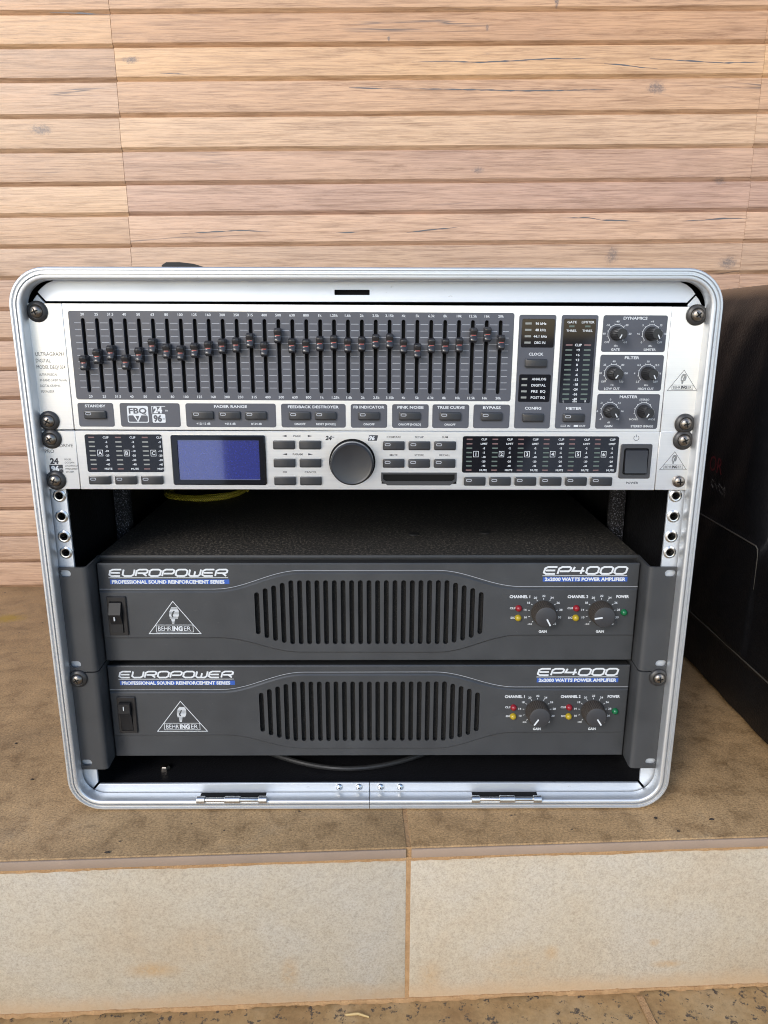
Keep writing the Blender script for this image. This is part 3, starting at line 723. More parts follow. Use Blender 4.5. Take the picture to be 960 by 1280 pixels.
secz = [(-5.1,-.6),(-5.4,-4.5),(-5.0,-7.0),(-3.9,-8.4),(-2.5,-8.3),(-1.1,-6.9),(0,-6.6),(1.1,-6.9),(2.5,-8.3),(3.9,-8.4),(5.0,-7.0),(5.4,-4.5),(5.1,-.6)]
for x, k in ((-2.5,.86), (-1.9,1.), (1.9,1.), (2.5,.86)): cap.v += [(x, y*(1 if k == 1 else .93), z*k) for z, y in secz]
n = len(secz)
cap.f = [(q*n+k, q*n+k+1, (q+1)*n+k+1, (q+1)*n+k) for q in range(3) for k in range(n-1)]+[tuple(range(n)), tuple(range(3*n, 4*n))]
cap.box(-.6, .6, -1.5, 3, -2, 2)
capm = cap.mesh('fader_cap', 'cap', 50)
linem = MB().box(-1.6, 1.6, -6.9, -6.4, -.3, .3, .08).mesh('pointer_line', 'red')
for i, (x, z) in enumerate(zip(SX, FZS)):
    f_ = link('fader_cap', capm, eq, (x, 0, z)); link('pointer_line', linem, f_, (x, 0, z))

def pill_mesh(w, h, d=2.4):
    return MB().plate(rrect(-w/2, w/2, -h/2, h/2, .9, 3), -d, 0, .7, cz=.55).mesh('button', 'button', 50)
PILL = pill_mesh(15.6, 6.0); PILL_NAV = pill_mesh(16.0, 6.6)
FRAME = MB().plate(rrect(-8.6,8.6,-3.75,3.75,1.0,3), -.28, .1, .1, [rrect(-7.9,7.9,-3.1,3.1,.9,3)]).mesh('button_frame', 'void')
LEDF = MB().plate(rrect(-6.6,-2.4,-.1,1.9,.9,3), -2.62, -2.3, 0, [rrect(-6.15,-2.85,.3,1.5,.6,3)], back=False).mesh('indicator_frame', 'grey_print')
def button(root, x, z, led=True, frame=True, mesh=None):
    b = link('button', mesh or PILL, root, (x, 0, z))
    if frame: link('button_frame', FRAME, b, (x, 0, z))
    if led: link('indicator_frame', LEDF, b, (x, 0, z))
    return b
def block(root, x0, x1, z0, z1, name='label_panel'):
    return MB().plate(rrect(x0, x1, z0, z1, 1.6), -.3, .05, .1).build(name, 'ink_panel', root, ((x0+x1)/2, 0, (z0+z1)/2))
Yp = -.36
BT, BB = -70.7, -88.0
# lower row of labelled buttons
def labelled(x0, x1, title, tw, subs, led=True, tx=None):
    p = block(eq, x0, x1, BT, BB); l = MB()
    if title: text(l, title, tx if tx is not None else (x0+x1)/2, -72.9, 1.9, Yp, tw, bold=.025)
    for x, s in subs:
        button(eq, x, -79.2, led)
        if s: text(l, s, x, -85.4, 1.45, Yp, bold=.02)
    l.build('lettering', 'white', p, ((x0+x1)/2, 0, -79), 0, False)
labelled(-211, -185.2, 'STANDBY', 15, [(-198.3, '')])
p = block(eq, -180.5, -137.0, BT, BB, 'emblem_panel'); l = MB()
l.plate(rrect(-175.3, -160, -84.9, -72.7, 1.2), Yp, -.3, 0, [rrect(-174.7, -160.6, -84.3, -79.6, .9)], back=False)
l.poly([(-171.3, -79.3), (-165.0, -79.3), (-167.6, -84.2), (-168.2, -84.2)], Yp-.02)
text(l, '24', -153.0, -75.6, 4.3, Yp, 6.4, bold=.05); l.plate(rrect(-157.3, -147.8, -84.9, -78.6, .8), Yp, -.3, 0, back=False)
text(l, 'bit', -146.6, -76, 1.2, Yp, 1.8)
l.stroke([(-157.3, -78.4), (-157.3, -73.0), (-147.4, -73.0)], .4, Yp-.02)
l.build('lettering', 'white', p, (-158, 0, -79), 0, False)
l = MB(); text(l, 'FBQ', -167.6, -76.2, 4.0, Yp-.05, 13, bold=.03)
l.poly([(-169.6, -80.0), (-166.8, -80.0), (-168.0, -83.4)], Yp-.05)
text(l, '96', -153.4, -81.7, 4.4, Yp-.05, 6.2, bold=.05); text(l, 'kHz', -148.9, -82, 1.1, Yp-.05, 1.6)
l.build('lettering', 'ink_panel', p, (-158, 0, -79), 0, False)
labelled(-132.8, -67.2, 'FADER RANGE', 24, [(-120.3, '+12/-12 dB'), (-100.8, '+6/-6 dB'), (-81.6, '0/-24 dB')])
labelled(-63.3, -16.3, 'FEEDBACK DESTROYER', 37, [(-49.8, 'ON/OFF'), (-30.9, 'RESET [HOLD]')])
labelled(-12.6, 14.0, 'FB INDICATOR', 22.5, [(.7, 'ON/OFF')])
labelled(17.6, 44.3, 'PINK NOISE', 19, [(30.4, 'ON/OFF [HOLD]')])
labelled(47.0, 73.8, 'TRUE CURVE', 20, [(60.0, 'ON/OFF')])
labelled(77.0, 103.6, 'BYPASS', 13, [(90.2, '')])
def win(root, x0, x1, z0, z1, r=1.2): return MB().plate(rrect(x0, x1, z0, z1, r), -.55, -.2, .2).build('display_window', 'window', root, ((x0+x1)/2, 0, (z0+z1)/2))
# clock and configuration column
p = block(eq, 107.1, 133.4, -7.4, -88.0)
w = win(eq, 109.2, 132.6, -10.2, -30.0); l = MB(); d = MB()
for k, t in enumerate(('96 kHz', '48 kHz', '44.1 kHz', 'DIG IN')):
    z = -13.4-4.4*k; text(l, t, 122.6, z, 1.7, -.62, bold=.02); d.quad(111.5, 116.0, z-.7, z+.7, -.60)
l.build('lettering', 'white', w, (120, 0, -20), 0, False); d.build('led_row', 'led_off_grey', w, (120, 0, -20), 0, False)
w = win(eq, 109.0, 132.0, -48.9, -68.6); l = MB(); d = MB()
for k, t in enumerate(('ANALOG', 'DIGITAL', 'PRE  EQ', 'POST EQ')):
    z = -52.2-4.4*k; text(l, t, 123.4, z, 1.7, -.62, 10.4, bold=.02); d.quad(111.0, 115.0, z-.7, z+.7, -.60)
l.build('lettering', 'white', w, (120, 0, -58), 0, False); d.build('led_row', 'led_off_grey', w, (120, 0, -58), 0, False)
l = MB(); text(l, 'CLOCK', 120.4, -34.6, 1.9, Yp, 10.5, bold=.025); text(l, 'CONFIG', 120.4, -73.2, 1.9, Yp, 12, bold=.025)
l.build('lettering', 'white', p, (120, 0, -50), 0, False)
button(eq, 120.5, -40.9, False); button(eq, 120.5, -79.9, False)
# level meter column
p = block(eq, 137.2, 163.3, -7.4, -88.0)
w = win(eq, 138.8, 161.8, -10.0, -69.2); l = MB(); g = MB(); r_ = MB()
text(l, 'GATE', 144.6, -12.3, 1.6, -.62, 6.6); text(l, 'LIMITER', 156, -12.3, 1.6, -.62, 9)
text(l, 'THRES.', 144.6, -18.2, 1.5, -.62, 7.4); text(l, 'THRES.', 156, -18.2, 1.5, -.62, 7.4)
for x in (144.6, 156): g.quad(x-1.9, x+1.9, -15.8, -14.6, -.60)
for k, t in enumerate(('CLIP', '+9', '+6', '+3', '0', '-3', '-6', '-12', '-18', '-24', '-36', '-48')):
    z = -28.1-3.48*k; text(l, t, 150.2, z, 1.65, -.62, bold=.025)
    for x in (143.6, 156.8): (r_ if k == 0 else g).quad(x-2.4, x+2.4, z-.55, z+.55, -.60)
text(l, 'L', 142.2, -68, 1.4, -.62); text(l, 'dBu', 150.2, -68.0, 1.4, -.62); text(l, 'R', 158.2, -68, 1.4, -.62)
l.build('lettering', 'white', w, (150, 0, -40), 0, False); g.build('led_row', 'led_off_green', w, (150, 0, -40), 0, False); r_.build('led_row', 'led_off_red', w, (150, 0, -40), 0, False)
l = MB(); text(l, 'METER', 150.2, -73.2, 1.9, Yp, 11.5, bold=.025); text(l, 'IN', 147.4, -86.0, 1.4, Yp); text(l, 'OUT', 157.4, -86.0, 1.4, Yp)
l.stroke([(141.6,-86.6),(145,-86.6),(145,-85.4),(141.6,-85.4)], .25, Yp, True); l.quad(151, 154.3, -86.7, -85.3, Yp)
l.build('lettering', 'white', p, (150, 0, -50), 0, False)
button(eq, 150.3, -79.9, True)
# three boxes with two knobs each
KN = MB().lathe([(4.9, 0), (4.9, -1.2), (4.3, -2.0), (3.95, -12.2), (3.5, -13.0), (.4, -13.05)], 0, 0, 40, ribs=1, depth=.22).mesh('knob', 'plastic')
PT = MB().box(-.35, .35, -13.25, -12.9, .6, 3.5).mesh('pointer', 'white')
def eq_box(title, z0, z1, zk, knobs):
    p = block(eq, 166.8, 212.5, z0, z1); l = MB()
    text(l, title, 189.5, z0-2.0, 1.9, Yp, {'DYNAMICS': 17, 'FILTER': 10.5, 'MASTER': 13}[title], bold=.025)
    for x, name, ang, marks, unit in knobs:
        l.stroke(arc(x, zk, 6.3, 225, -45, 22), .32, Yp)
        for a in range(225, -46, -30):
            ca, sa = math.cos(math.radians(a)), math.sin(math.radians(a))
            l.stroke([(x+6.2*ca, zk+6.2*sa), (x+7.2*ca, zk+7.2*sa)], .3, Yp-.02)
        for a, t in marks: text(l, t, x+9.2*math.cos(math.radians(a)), zk+8.4*math.sin(math.radians(a)), 1.35, Yp)
        if unit: text(l, unit, x, zk-8.3, 1.2, Yp)
        text(l, name, x, zk-11.0, 1.6, Yp, bold=.02)
        k = link('knob', KN, eq, (x, 0, zk)); q = link('pointer', PT, k, (x, 0, zk)); q.rotation_euler = (0, math.radians(ang), 0)
    l.build('lettering', 'white', p, (190, 0, zk), 0, False)
eq_box('DYNAMICS', -7.4, -32.8, -20.1, [(177, 'GATE', 207, [(225,'OFF'),(180,'-60'),(135,'-50'),(90,'-40'),(45,'-30'),(0,'-20'),(-45,'-10')], 'dBu'), (201.7, 'LIMITER', 153, [(225,'0'),(180,'+6'),(135,'3'),(90,'+9'),(45,'15'),(0,'+18'),(-45,'OFF')], 'dBu')])
eq_box('FILTER', -34.8, -60.3, -47.8, [(176.8, 'LOW CUT', 215, [(225,'OFF'),(180,'20'),(135,'25'),(90,'40'),(45,'80'),(0,'100'),(-45,'150')], 'Hz'), (201.5, 'HIGH CUT', 153, [(225,'2.5'),(180,'4'),(135,'6.3'),(90,'10'),(45,'12.5'),(0,'16'),(-45,'OFF')], 'kHz')])
eq_box('MASTER', -62.6, -88.0, -75.0, [(176.5, 'GAIN', 150, [(225,'-9'),(180,'-6'),(135,'-3'),(90,'0'),(45,'+3'),(0,'+6'),(-45,'+9')], 'dB'), (201.2, 'STEREO IMAGE', 212, [(225,'MONO'),(90,'STEREO'),(-45,'WIDE')], '')])
# dark print on the ears
l = MB()
for k, t in enumerate(('ULTRAGRAPH', 'DIGITAL', 'MODEL DEQ1024')): text(l, t, -237.6, -36.2-4.6*k, 2.6, .18, {0: 20.5, 1: 10.5, 2: 20.5}[k], 'l', 0.)
for k, t in enumerate(('ULTRA-MUSICAL', '31-BAND 24-BIT 96-kHz', 'DIGITAL GRAPHIC', 'EQUALIZER')): text(l, t, -236.4, -50.6-4.0*k, 1.7, .18, {0: 13, 1: 19.5, 2: 14.5, 3: 9.5}[k], 'l', -.005)
ear_logo(l, 228.2, -60.0, 21.5, .18, 14.6, True, .30)
l.build('ear_lettering', 'black_print', eq, (0, 0, -45), 0, False)
for x, z, a in ((-232.6, -7.0, 20), (-232.6, -84.0, 60), (232.6, -7.0, 40), (232.6, -84.0, 15)): screw(eq, x, z, 0.2, True, turn=a)

# ------------------------------------------------------------------ speaker processor (one unit high)
px = thing('speaker_processor', (0, 0, -134.6), 'slim silver unit with blue display and round dial below the equalizer', 'processor', rot=(0, -EQT*.4, 0))
panel_with_ears(px, -90.7, -134.6, [])
MB().box(-214, 214, 3.05, 200, -134.2, -91.2).build('chassis', 'chassis', px, (0, 100, -112))
w = win(px, -208.2, -151.6, -93.2, -121.4, 1.6); l = MB(); g = MB(); r_ = MB()
for c, ch in enumerate('ABC'):
    x = -203.2+19.6*c
    for k, t in enumerate(('CLIP', '-2', '-5', '-10', '-20', '-30', '-40', 'MUTE')):
        z = -95.4-3.35*k; text(l, t, x+10.6, z, 1.45, -.62, bold=.02); (r_ if k in (0, 7) else g).quad(x-2.2, x+2.2, z-.5, z+.5, -.60)
    l.stroke([(x+3.6, -109.2), (x+7.4, -109.2), (x+7.4, -104.8), (x+3.6, -104.8)], .3, -.62, True); text(l, ch, x+5.5, -107, 2.6, -.64)
l.build('lettering', 'white', w, (-180, 0, -107), 0, False); g.build('led_row', 'led_off_grey', w, (-180, 0, -107), 0, False); r_.build('led_row', 'led_off_red', w, (-180, 0, -107), 0, False)
for x in (-199.5, -180.1, -160.7): button(px, x, -127.2, True, False, PILL_NAV)
# blue display
bz = MB().plate(rrect(-145, -75.6, -130.9, -93.5, 1.6), -2.2, .05, .9, [rrect(-140.2, -80.2, -126.8, -96.9, .6)]).build('display', 'window', px, (-110, 0, -112))
MB().plate(rrect(-140.4, -80.0, -127, -96.7, .5), -1.3, -1.0).build('screen', 'lcd', bz, (-110, 0, -112))
# page, parameter, ok and cancel
l = MB()
for x in (-61.9, -42.7):
    for z in (-100.6, -114.1, -127.6): button(px, x, z, False, False, PILL_NAV)
for z, t in ((-94.2, 'PAGE'), (-107.8, 'PARAM')):
    text(l, t, -52.2, z, 1.5, -.06)
    for s in (-1, 1): l.poly([(-52.2+s*11.4, z), (-52.2+s*7.8, z+.75), (-52.2+s*7.8, z-.75)], -.06)
text(l, 'OK', -61.9, -121.2, 1.5, -.06); text(l, 'CANCEL', -42.9, -121.2, 1.5, -.06)
for x, z, t in ((18.9, -94.8, 'COMPARE'), (37.7, -94.8, 'SETUP'), (56.6, -94.8, 'SUM'), (18.9, -108.2, 'MUTE'), (37.8, -108.2, 'STORE'), (56.8, -108.2, 'RECALL')): text(l, t, x, z, 1.5, -.06)
for x in (18.9, 37.8, 56.7):
    for z in (-101.0, -114.2): button(px, x, z, True, False, PILL_NAV)
text(l, '24', -29.3, -95.6, 2.9, -.06, 4.6, bold=.05, slant=.2); text(l, 'bit', -25.6, -95.0, 1.0, -.06)
l.plate([(-.2, -97.6), (6.4, -97.6), (7.4, -93.5), (.8, -93.5)], -.06, -.01, back=False)
text(l, 'POWER', 197.8, -129.0, 1.7, -.06)
l.stroke(arc(198.0, -95.2, 1.9, 125, 415, 16), .32, -.06); l.stroke([(198.0, -94.6), (198.0, -92.6)], .32, -.08)
for k, t in enumerate(('ULTRADRIVE', 'PRO')): text(l, t, -238.6, -101.6-4.2*k, 2.5, .18, {0: 21, 1: 6.8}[k], 'l', 0.)
text(l, '24', -235.6, -113.2, 4.0, .18, 6.2, 'l', .05); l.plate(rrect(-236.6, -226.6, -122.0, -116.0, .4), .18, .24, back=False)
for k, t in enumerate(('MODEL', 'DCX2496', 'LOUDSPEAKER', 'MANAGEMENT', 'SYSTEM')): text(l, t, -224.8, -112.0-2.35*k, 1.35, .18, {0: 5, 1: 7, 2: 9.4, 3: 9.4, 4: 6}[k], 'l', 0.)
ear_logo(l, 227.6, -119.0, 20.0, .18, 13.6, True, .30)
l.build('lettering', 'black_print', px, (0, 0, -112), 0, False)
l = MB(); text(l, '96', -232.4, -119.0, 4.0, .10, 6.0, bold=.05); text(l, '96', 2.5, -95.6, 2.9, -.12, 4.2, bold=.04, slant=.2); text(l, 'kHz', -227.9, -119, 1, .10)
l.build('lettering', 'white', px, (0, 0, -112), 0, False)
# jog dial
jog = MB().lathe([(17.2, 0), (17.2, -1.0), (16.6, -1.6)], -11.8, -113.4, 56).build('dial_ring', 'void', px, (-11.8, 0, -113.4))
MB().lathe([(15.9, -.5), (15.9, -8.6), (15.4, -9.8), (14.6, -10.4), (13.9, -10.2), (13.2, -9.9), (.5, -9.7)], -11.8, -113.4, 64).build('jog_dial', 'button', px, (-11.8, 0, -113.4))
# card slot
MB().plate([(9.7, -121.3), (66, -121.3), (66, -127.8), (61, -131), (14.5, -131), (9.7, -127.8)], -1.2, .05, .3, [[(11.2, -122.6), (64.5, -122.6), (64.5, -126.4), (62.6, -127.8), (13.2, -127.8), (11.2, -126.4)]]).build('card_slot', 'bezel', px, (38, 0, -126))
MB().quad(10, 66, -130, -122, -.1).build('slot_backing', 'void', px, (38, 0, -126))
# output meters 1 to 6
w = win(px, 69.8, 185.2, -94.0, -121.4, 1.6); l = MB(); g = MB(); r_ = MB()
for c in range(6):
    x = 74.8+18.95*c
    for k, t in enumerate(('CLIP', 'LIMIT', '-2', '-5', '-10', '-20', '-40', 'MUTE')):
        z = -96.3-3.3*k; text(l, t, x+10.8, z, 1.4, -.62, bold=.02); (r_ if k in (0, 1, 7) else g).quad(x-2.1, x+2.1, z-.5, z+.5, -.60)
    l.stroke([(x+3.2, -109.4), (x+6.8, -109.4), (x+6.8, -105.2), (x+3.2, -105.2)], .3, -.62, True); text(l, str(c+1), x+5.0, -107.3, 2.6, -.64)
    button(px, 79.5+18.93*c, -127.7, True, False, PILL_NAV)
l.build('lettering', 'white', w, (127, 0, -107), 0, False); g.build('led_row', 'led_off_green', w, (127, 0, -107), 0, False); r_.build('led_row', 'led_off_red', w, (127, 0, -107), 0, False)
# mains switch
sw = MB().plate(rrect(186.9, 210.2, -125.6, -99.6, 1.4), -1.5, .05, .5, [rrect(189.3, 207.7, -122.4, -102.6, 1.6)]).build('power_switch', 'bezel', px, (198.5, 0, -112.5))
MB().quad(189, 208, -122.6, -102.4, -.1).build('switch_well', 'void', sw, (198.5, 0, -112.5))
MB().add([(x, y, z) for x in (190.4, 206.7) for y, z in ((-.3,-121.4), (-3.8,-121.0), (-2.3,-112), (-2.6,-104.2), (-.3,-103.6))], [(0,1,2,3,4), (5,6,7,8,9)]+[(i, (i+1) % 5, 5+(i+1) % 5, 5+i) for i in range(5)]).build('rocker', 'rocker', sw, (198.5, 0, -112.5))
for x, z, a in ((-232.6, -96.6, 30), (-232.6, -127.6, 70), (232.6, -96.6, 25)): screw(px, x, z, 0.2, True, turn=a)
screw(px, 232.6, -127.8, 0.2, False, turn=5)

# ------------------------------------------------------------------ power amplifiers (two units high, face set back between the ears)
def smooth_wave(keys, n=8):
    """cosine-eased line through (x, z) keys"""
    out = []
    for (xa, za), (xb, zb) in zip(keys, keys[1:]):
        m_ = 1 if abs(za-zb) < .05 else n
        for i in range(m_):
            t = i/m_; e = (1-math.cos(math.pi*t))/2; out.append((xa+(xb-xa)*t, za+(zb-za)*e))
    return out+[keys[-1]]
FY = 18.0
def amplifier(dz, label, pointers, rocker_flip, screws):
    root = thing('power_amplifier', (0, 20, -283.4+dz), label, 'amplifier', 'stacked power amplifiers')
    def Z(z): return z+dz
    zt, zb = -198.8, -283.0
    # ears with their bent webs
    for s in (-1, 1):
        sl = [rrect(*sorted((s*229.6, s*238.4)), Z(z-2.9), Z(z+2.9), 2.85, 6) for z in (-201.0, -277.3)]
        q_ = [(221.2, -283.6)]+arc(239.4, -281.4, 2.2, -90, 0, 4)+arc(239.4, -198.2, 2.2, 0, 90, 4)+[(221.2, -196.0)]
        e = MB().plate([(s*x, Z(z)) for x, z in q_], 0, 2.0, 0, sl)
        # the bend: quarter round, then a web running back
        cs = [(s*221.2, 0.0), (s*219.6, .12), (s*218.3, .7), (s*217.3, 1.8), (s*217.0, 3.4), (s*218.4, 32)]
        ci = [(s*221.2, 2.0), (s*220.2, 2.2), (s*219.4, 3.0), (s*219.0, 4.0), (s*218.9, 5.0), (s*220.4, 32)]
        ring = cs+ci[::-1]; n = len(ring)
        e.add([(x, y, Z(z)) for z in (-283.6, -196.0) for x, y in ring], [(i, (i+1) % n, n+(i+1) % n, n+i) for i in range(n)]+[tuple(range(n)), tuple(range(n, 2*n))])
        eo = e.build('rack_ear', 'ear', root, (s*230, 0, Z(-240)))
    # fascia
    face = MB().plate(rrect(-216.6, 216.6, Z(zb), Z(zt), .8, 3), FY, FY+2.4, .7, [[(x, Z(z)) for x, z in ((-96,-260), (-72,-270.8), (72,-270.8), (96,-259), (96,-221), (72,-209.2), (-72,-209.2), (-96,-221.4))]], cz=.6).build('fascia', 'amp', root, (0, FY, Z(-240)))
    up = smooth_wave([(-216.2, -221.8), (-124, -221.8), (-54, -206.0), (54, -206.0), (122, -219.8), (216.2, -219.8)], 14)
    lo = smooth_wave([(-216.2, -262.6), (-122, -262.6), (-56, -275.4), (56, -275.6), (122, -260.6), (216.2, -260.6)], 14)
    outline = [(x, Z(z)) for x, z in lo]+[(x, Z(z)) for x, z in up[::-1]]
    vents = []
    for i in range(27):
        x = -90.2+180.4*i/26; k = min(i, 26-i)
        t = {0: -222.6, 1: -219.2, 2: -216.8, 3: -214.6}.get(k, -212.4); b = {0: -258.8, 1: -262.2, 2: -264.6, 3: -266.4}.get(k, -267.7)
        vents.append(rrect(x-1.95, x+1.95, Z(b), Z(t), 1.9, 4))
    band = MB().plate(outline, FY-1.5, FY-.02, 1.0, vents, cz=1.0).build('raised_band', 'amp', root, (0, FY, Z(-240)), 25)
    lips = MB()
    for v in vents:
        m_ = len(v); lips.add([(x, FY-1.5, z) for x, z in v]+[(x, FY+2.3, z) for x, z in v], [(i, (i+1) % m_, m_+(i+1) % m_, m_+i) for i in range(m_)])
    lips.build('vent_lining', 'chassis', band, (0, FY, Z(-240)))
    MB().quad(-97, 97, Z(-271.5), Z(-208.5), FY+2.45).build('dust_filter', 'foam', root, (0, FY+3, Z(-240)))
    # a fine bright score line above the raised band
    sc = MB(); sc.stroke([(x, Z(z+1.5)) for x, z in up], .35, FY-.06); sc.build('score_line', 'grey_print', face, (0, FY, Z(-240)), 0, False)
    # chassis and lid
    MB().box(-216, 216, FY+2.5, 31, Z(-282.6), Z(-199.6)).build('front_frame', 'chassis', root, (0, 25, Z(-240)))
    MB().box(-219, 219, 31, 415, Z(-282.8), Z(-197.4)).build('chassis', 'chassis', root, (0, 220, Z(-240)))
    lid = MB().box(-219.4, 219.4, 30.6, 415, Z(-197.35), Z(-196.1), .5).build('lid', 'lid', root, (0, 220, Z(-196)))
    MB().box(-218.6, 218.6, 30.0, 30.9, Z(-198.2), Z(-196.0), .25).build('lid_edge', 'amp', lid, (0, 30, Z(-197)))
    for x, y in ((38.9, 92), (103.4, 97)):
        b = MB().lathe([(5.4, 0), (4.6, -.9), (2.6, -1.3)], 0, 0, 18).mesh('lid_screw', 'chassis'); q = link('lid_screw', b, lid, (x, y, Z(-196.1))); q.rotation_euler = (math.radians(-90), 0, 0)
    # printing
    Y1, Y2 = FY-.08, FY-1.58
    l = MB(); big_text(l, 'EUROPOWER', -207.4, -112.6, Z(-209.2), Z(-203.8), Y1, 1.38)
    l.stroke([(-208, Z(-210.7)), (-112.6, Z(-210.7))], .5, Y1)
    big_text(l, 'EP4000', 139.6, 207.0, Z(-207.6), Z(-201.8), Y1, 1.5)
    l.stroke([(139.0, Z(-209.2)), (207, Z(-209.2))], .5, Y1)
    text(l, 'PROFESSIONAL SOUND REINFORCEMENT SERIES', -160.6, Z(-214.1), 2.75, Y1-.14, 90, bold=.045)
    text(l, '2x2000 WATTS POWER AMPLIFIER', 173.4, Z(-212.1), 2.75, Y1-.14, 65, bold=.045)
    l.build('lettering', 'white', face, (0, FY, Z(-208)), 0, False)
    l = MB().quad(-207, -111.8, Z(-216), Z(-212.1), Y1-.06).quad(139.4, 207.4, Z(-214.1), Z(-210.2), Y1-.06); l.build('blue_stripe', 'blue_print', face, (0, FY, Z(-213)), 0, False)
    l = MB(); ear_logo(l, -157.8, Z(-258.2), 42.0, Y2, 28.0, True, .55)
    for x, t in ((121.4, 'CHANNEL 1'), (168.2, 'CHANNEL 2'), (204.3, 'POWER')): text(l, t, x, Z(-226.4), 2.4, Y2, 10.2 if t == 'POWER' else 16.6, bold=.035)
    for xk in (140.7, 187.4):
        text(l, 'GAIN', xk+.8, Z(-256.6), 2.2, Y2, 6.6, bold=.035)
        for k, t in enumerate(('-oo', '10', '14', '18', '20', '22', '24', '26', '28', '30', '32')):
            a = math.radians(226-27.2*k); ca, sa = math.cos(a), math.sin(a)
            l.stroke([(xk+10.8*ca, Z(-239.8)+10.8*sa), (xk+12.2*ca, Z(-239.8)+12.2*sa)], .45, Y2)
            text(l, t, xk+14.6*ca, Z(-239.8)+14.0*sa, 1.75, Y2, bold=.02)
        text(l, 'CLIP', xk-24.4, Z(-236.3), 1.7, Y2, bold=.02); text(l, 'SIG', xk-24.2, Z(-244.6), 1.7, Y2, bold=.02)
    l.build('lettering', 'white', band, (0, FY, Z(-240)), 0, False)
    dome = [(2.75, FY-1.4), (2.7, FY-2.6), (2.2, FY-3.8), (1.2, FY-4.6), (.2, FY-4.85)]
    for xk in (140.7, 187.4):
        for z, m_ in ((-236.3, 'led_red'), (-244.6, 'led_yellow')): MB().lathe(dome, xk-19.9, Z(z), 20).build('indicator_lamp', m_, root, (xk-19.9, FY, Z(z)))
    MB().lathe(dome, 206.3, Z(-239.9), 20).build('indicator_lamp', 'led_green', root, (206.3, FY, Z(-239.9)))
    for xk, ang in zip((140.7, 187.4), pointers):
        k = MB().lathe([(9.9, FY-1.5), (9.9, FY-3.0), (9.5, FY-3.6), (9.1, FY-12.0), (8.6, FY-12.8), (8.2, FY-12.9)], 0, 0, 72, ribs=1, depth=.45)
        k.v = [(x+xk, y, z+Z(-239.6)) for x, y, z in k.v]
        ko = k.build('gain_knob', 'knob_side', root, (xk, FY, Z(-239.6)))
        MB().lathe([(8.3, FY-12.5), (8.3, FY-13.0), (7.9, FY-13.2), (.5, FY-13.1)], xk, Z(-239.6), 40).build('knob_cap', 'knob_cap', ko, (xk, FY, Z(-239.6)))
        q = link('pointer', MB().box(-.6, .6, -13.45, -12.7, 1.8, 8.1).mesh('pointer', 'white'), ko, (xk, FY, Z(-239.6))); q.rotation_euler = (0, math.radians(ang), 0)
    # rocker switch
    bzl = MB().plate(rrect(-210.2, -195.0, Z(-259), Z(-225.6), .8), FY-3.2, FY-1.4, .5, [rrect(-208.3, -198.2, Z(-256.6), Z(-229.6), .5, 2)]).build('power_switch', 'plastic', root, (-202.6, FY, Z(-242)))
    MB().quad(-208.5, -198, Z(-257), Z(-229), FY-1.55).build('switch_well', 'void', bzl, (-202.6, FY, Z(-242)))
    sec = [(FY-1.8, -256.2), (FY-4.6, -256.0), (FY-4.2, -249), (FY-8.2, -239.4), (FY-4.6, -230.4), (FY-1.8, -230)]
    if rocker_flip: sec = [(FY-1.8, -256.2), (FY-3.0, -256.0), (FY-4.8, -243), (FY-7.2, -238.4), (FY-6.8, -230.4), (FY-1.8, -230)]
    n = len(sec)
    MB().add([(x, y, Z(z)) for x in (-207.9, -198.6) for y, z in sec], [tuple(range(n)), tuple(range(n, 2*n))]+[(i, (i+1) % n, n+(i+1) % n, n+i) for i in range(n)]).build('rocker', 'switch', bzl, (-202.6, FY, Z(-242)), 20)
    mk = MB().box(-204.0, -203.3, FY-8.0, FY-5, Z(-244.5), Z(-241.2)) if not rocker_flip else MB().box(-203.9, -203.3, FY-7.4, FY-5, Z(-235.8), Z(-232.2))
    mk.build('switch_mark', 'white', bzl, (-203.6, FY, Z(-242)))
    for x, z, a in screws: screw(root, x, z, .1, True, 'screw', a)
    return root
amplifier(0, 'dark grey power amplifier with vent slots, upper of the stacked pair', (152, 262), False, [])
amplifier(-88.9, 'dark grey power amplifier with vent slots, lower one fixed by two screws', (213, 147), True, [(-232.8, -289.4, 25), (232.8, -289.2, 10)])

# ------------------------------------------------------------------ loose cables
def coil(name, label, cx, cy, z, radii, r, m):
    pts = []
    for k, R in enumerate(radii):
        N = 48
        for i in range(N):
            t = i/N; a = 2*math.pi*t; RR = R+(radii[min(k+1, len(radii)-1)]-R)*t
            pts.append((cx+RR*math.cos(a), cy+RR*math.sin(a)*1.02, z+r+(k % 2)*r*.9+.6*math.sin(3*a+k)))
    o = MB().tube(pts, r, 12).build(name, m, None, (cx, cy, z), 60)
    return tag(o, label, 'cable')
coil('yellow_cable', 'yellow braided cable coiled on the upper amplifier lid under the display', -186, 262, -196.1, (46, 42.5, 39, 44.5, 41, 37), 1.8, 'cable')
coil('black_cable', 'black cable coiled deep on the amplifier lid below the dial', -18, 330, -196.1, (62, 55, 48), 4.0, 'rubber')
pts = []
for i in range(40):
    t = i/39; pts.append((-170+300*t, 96-66*math.sin(math.pi*t)**1.3, -391.5+1.0*math.sin(9*t)))
tag(MB().tube(pts, 2.3, 10).build('black_cable', 'chassis', None, (0, 50, -395)), 'glossy black cable lying on the case floor under the lower amplifier', 'cable')

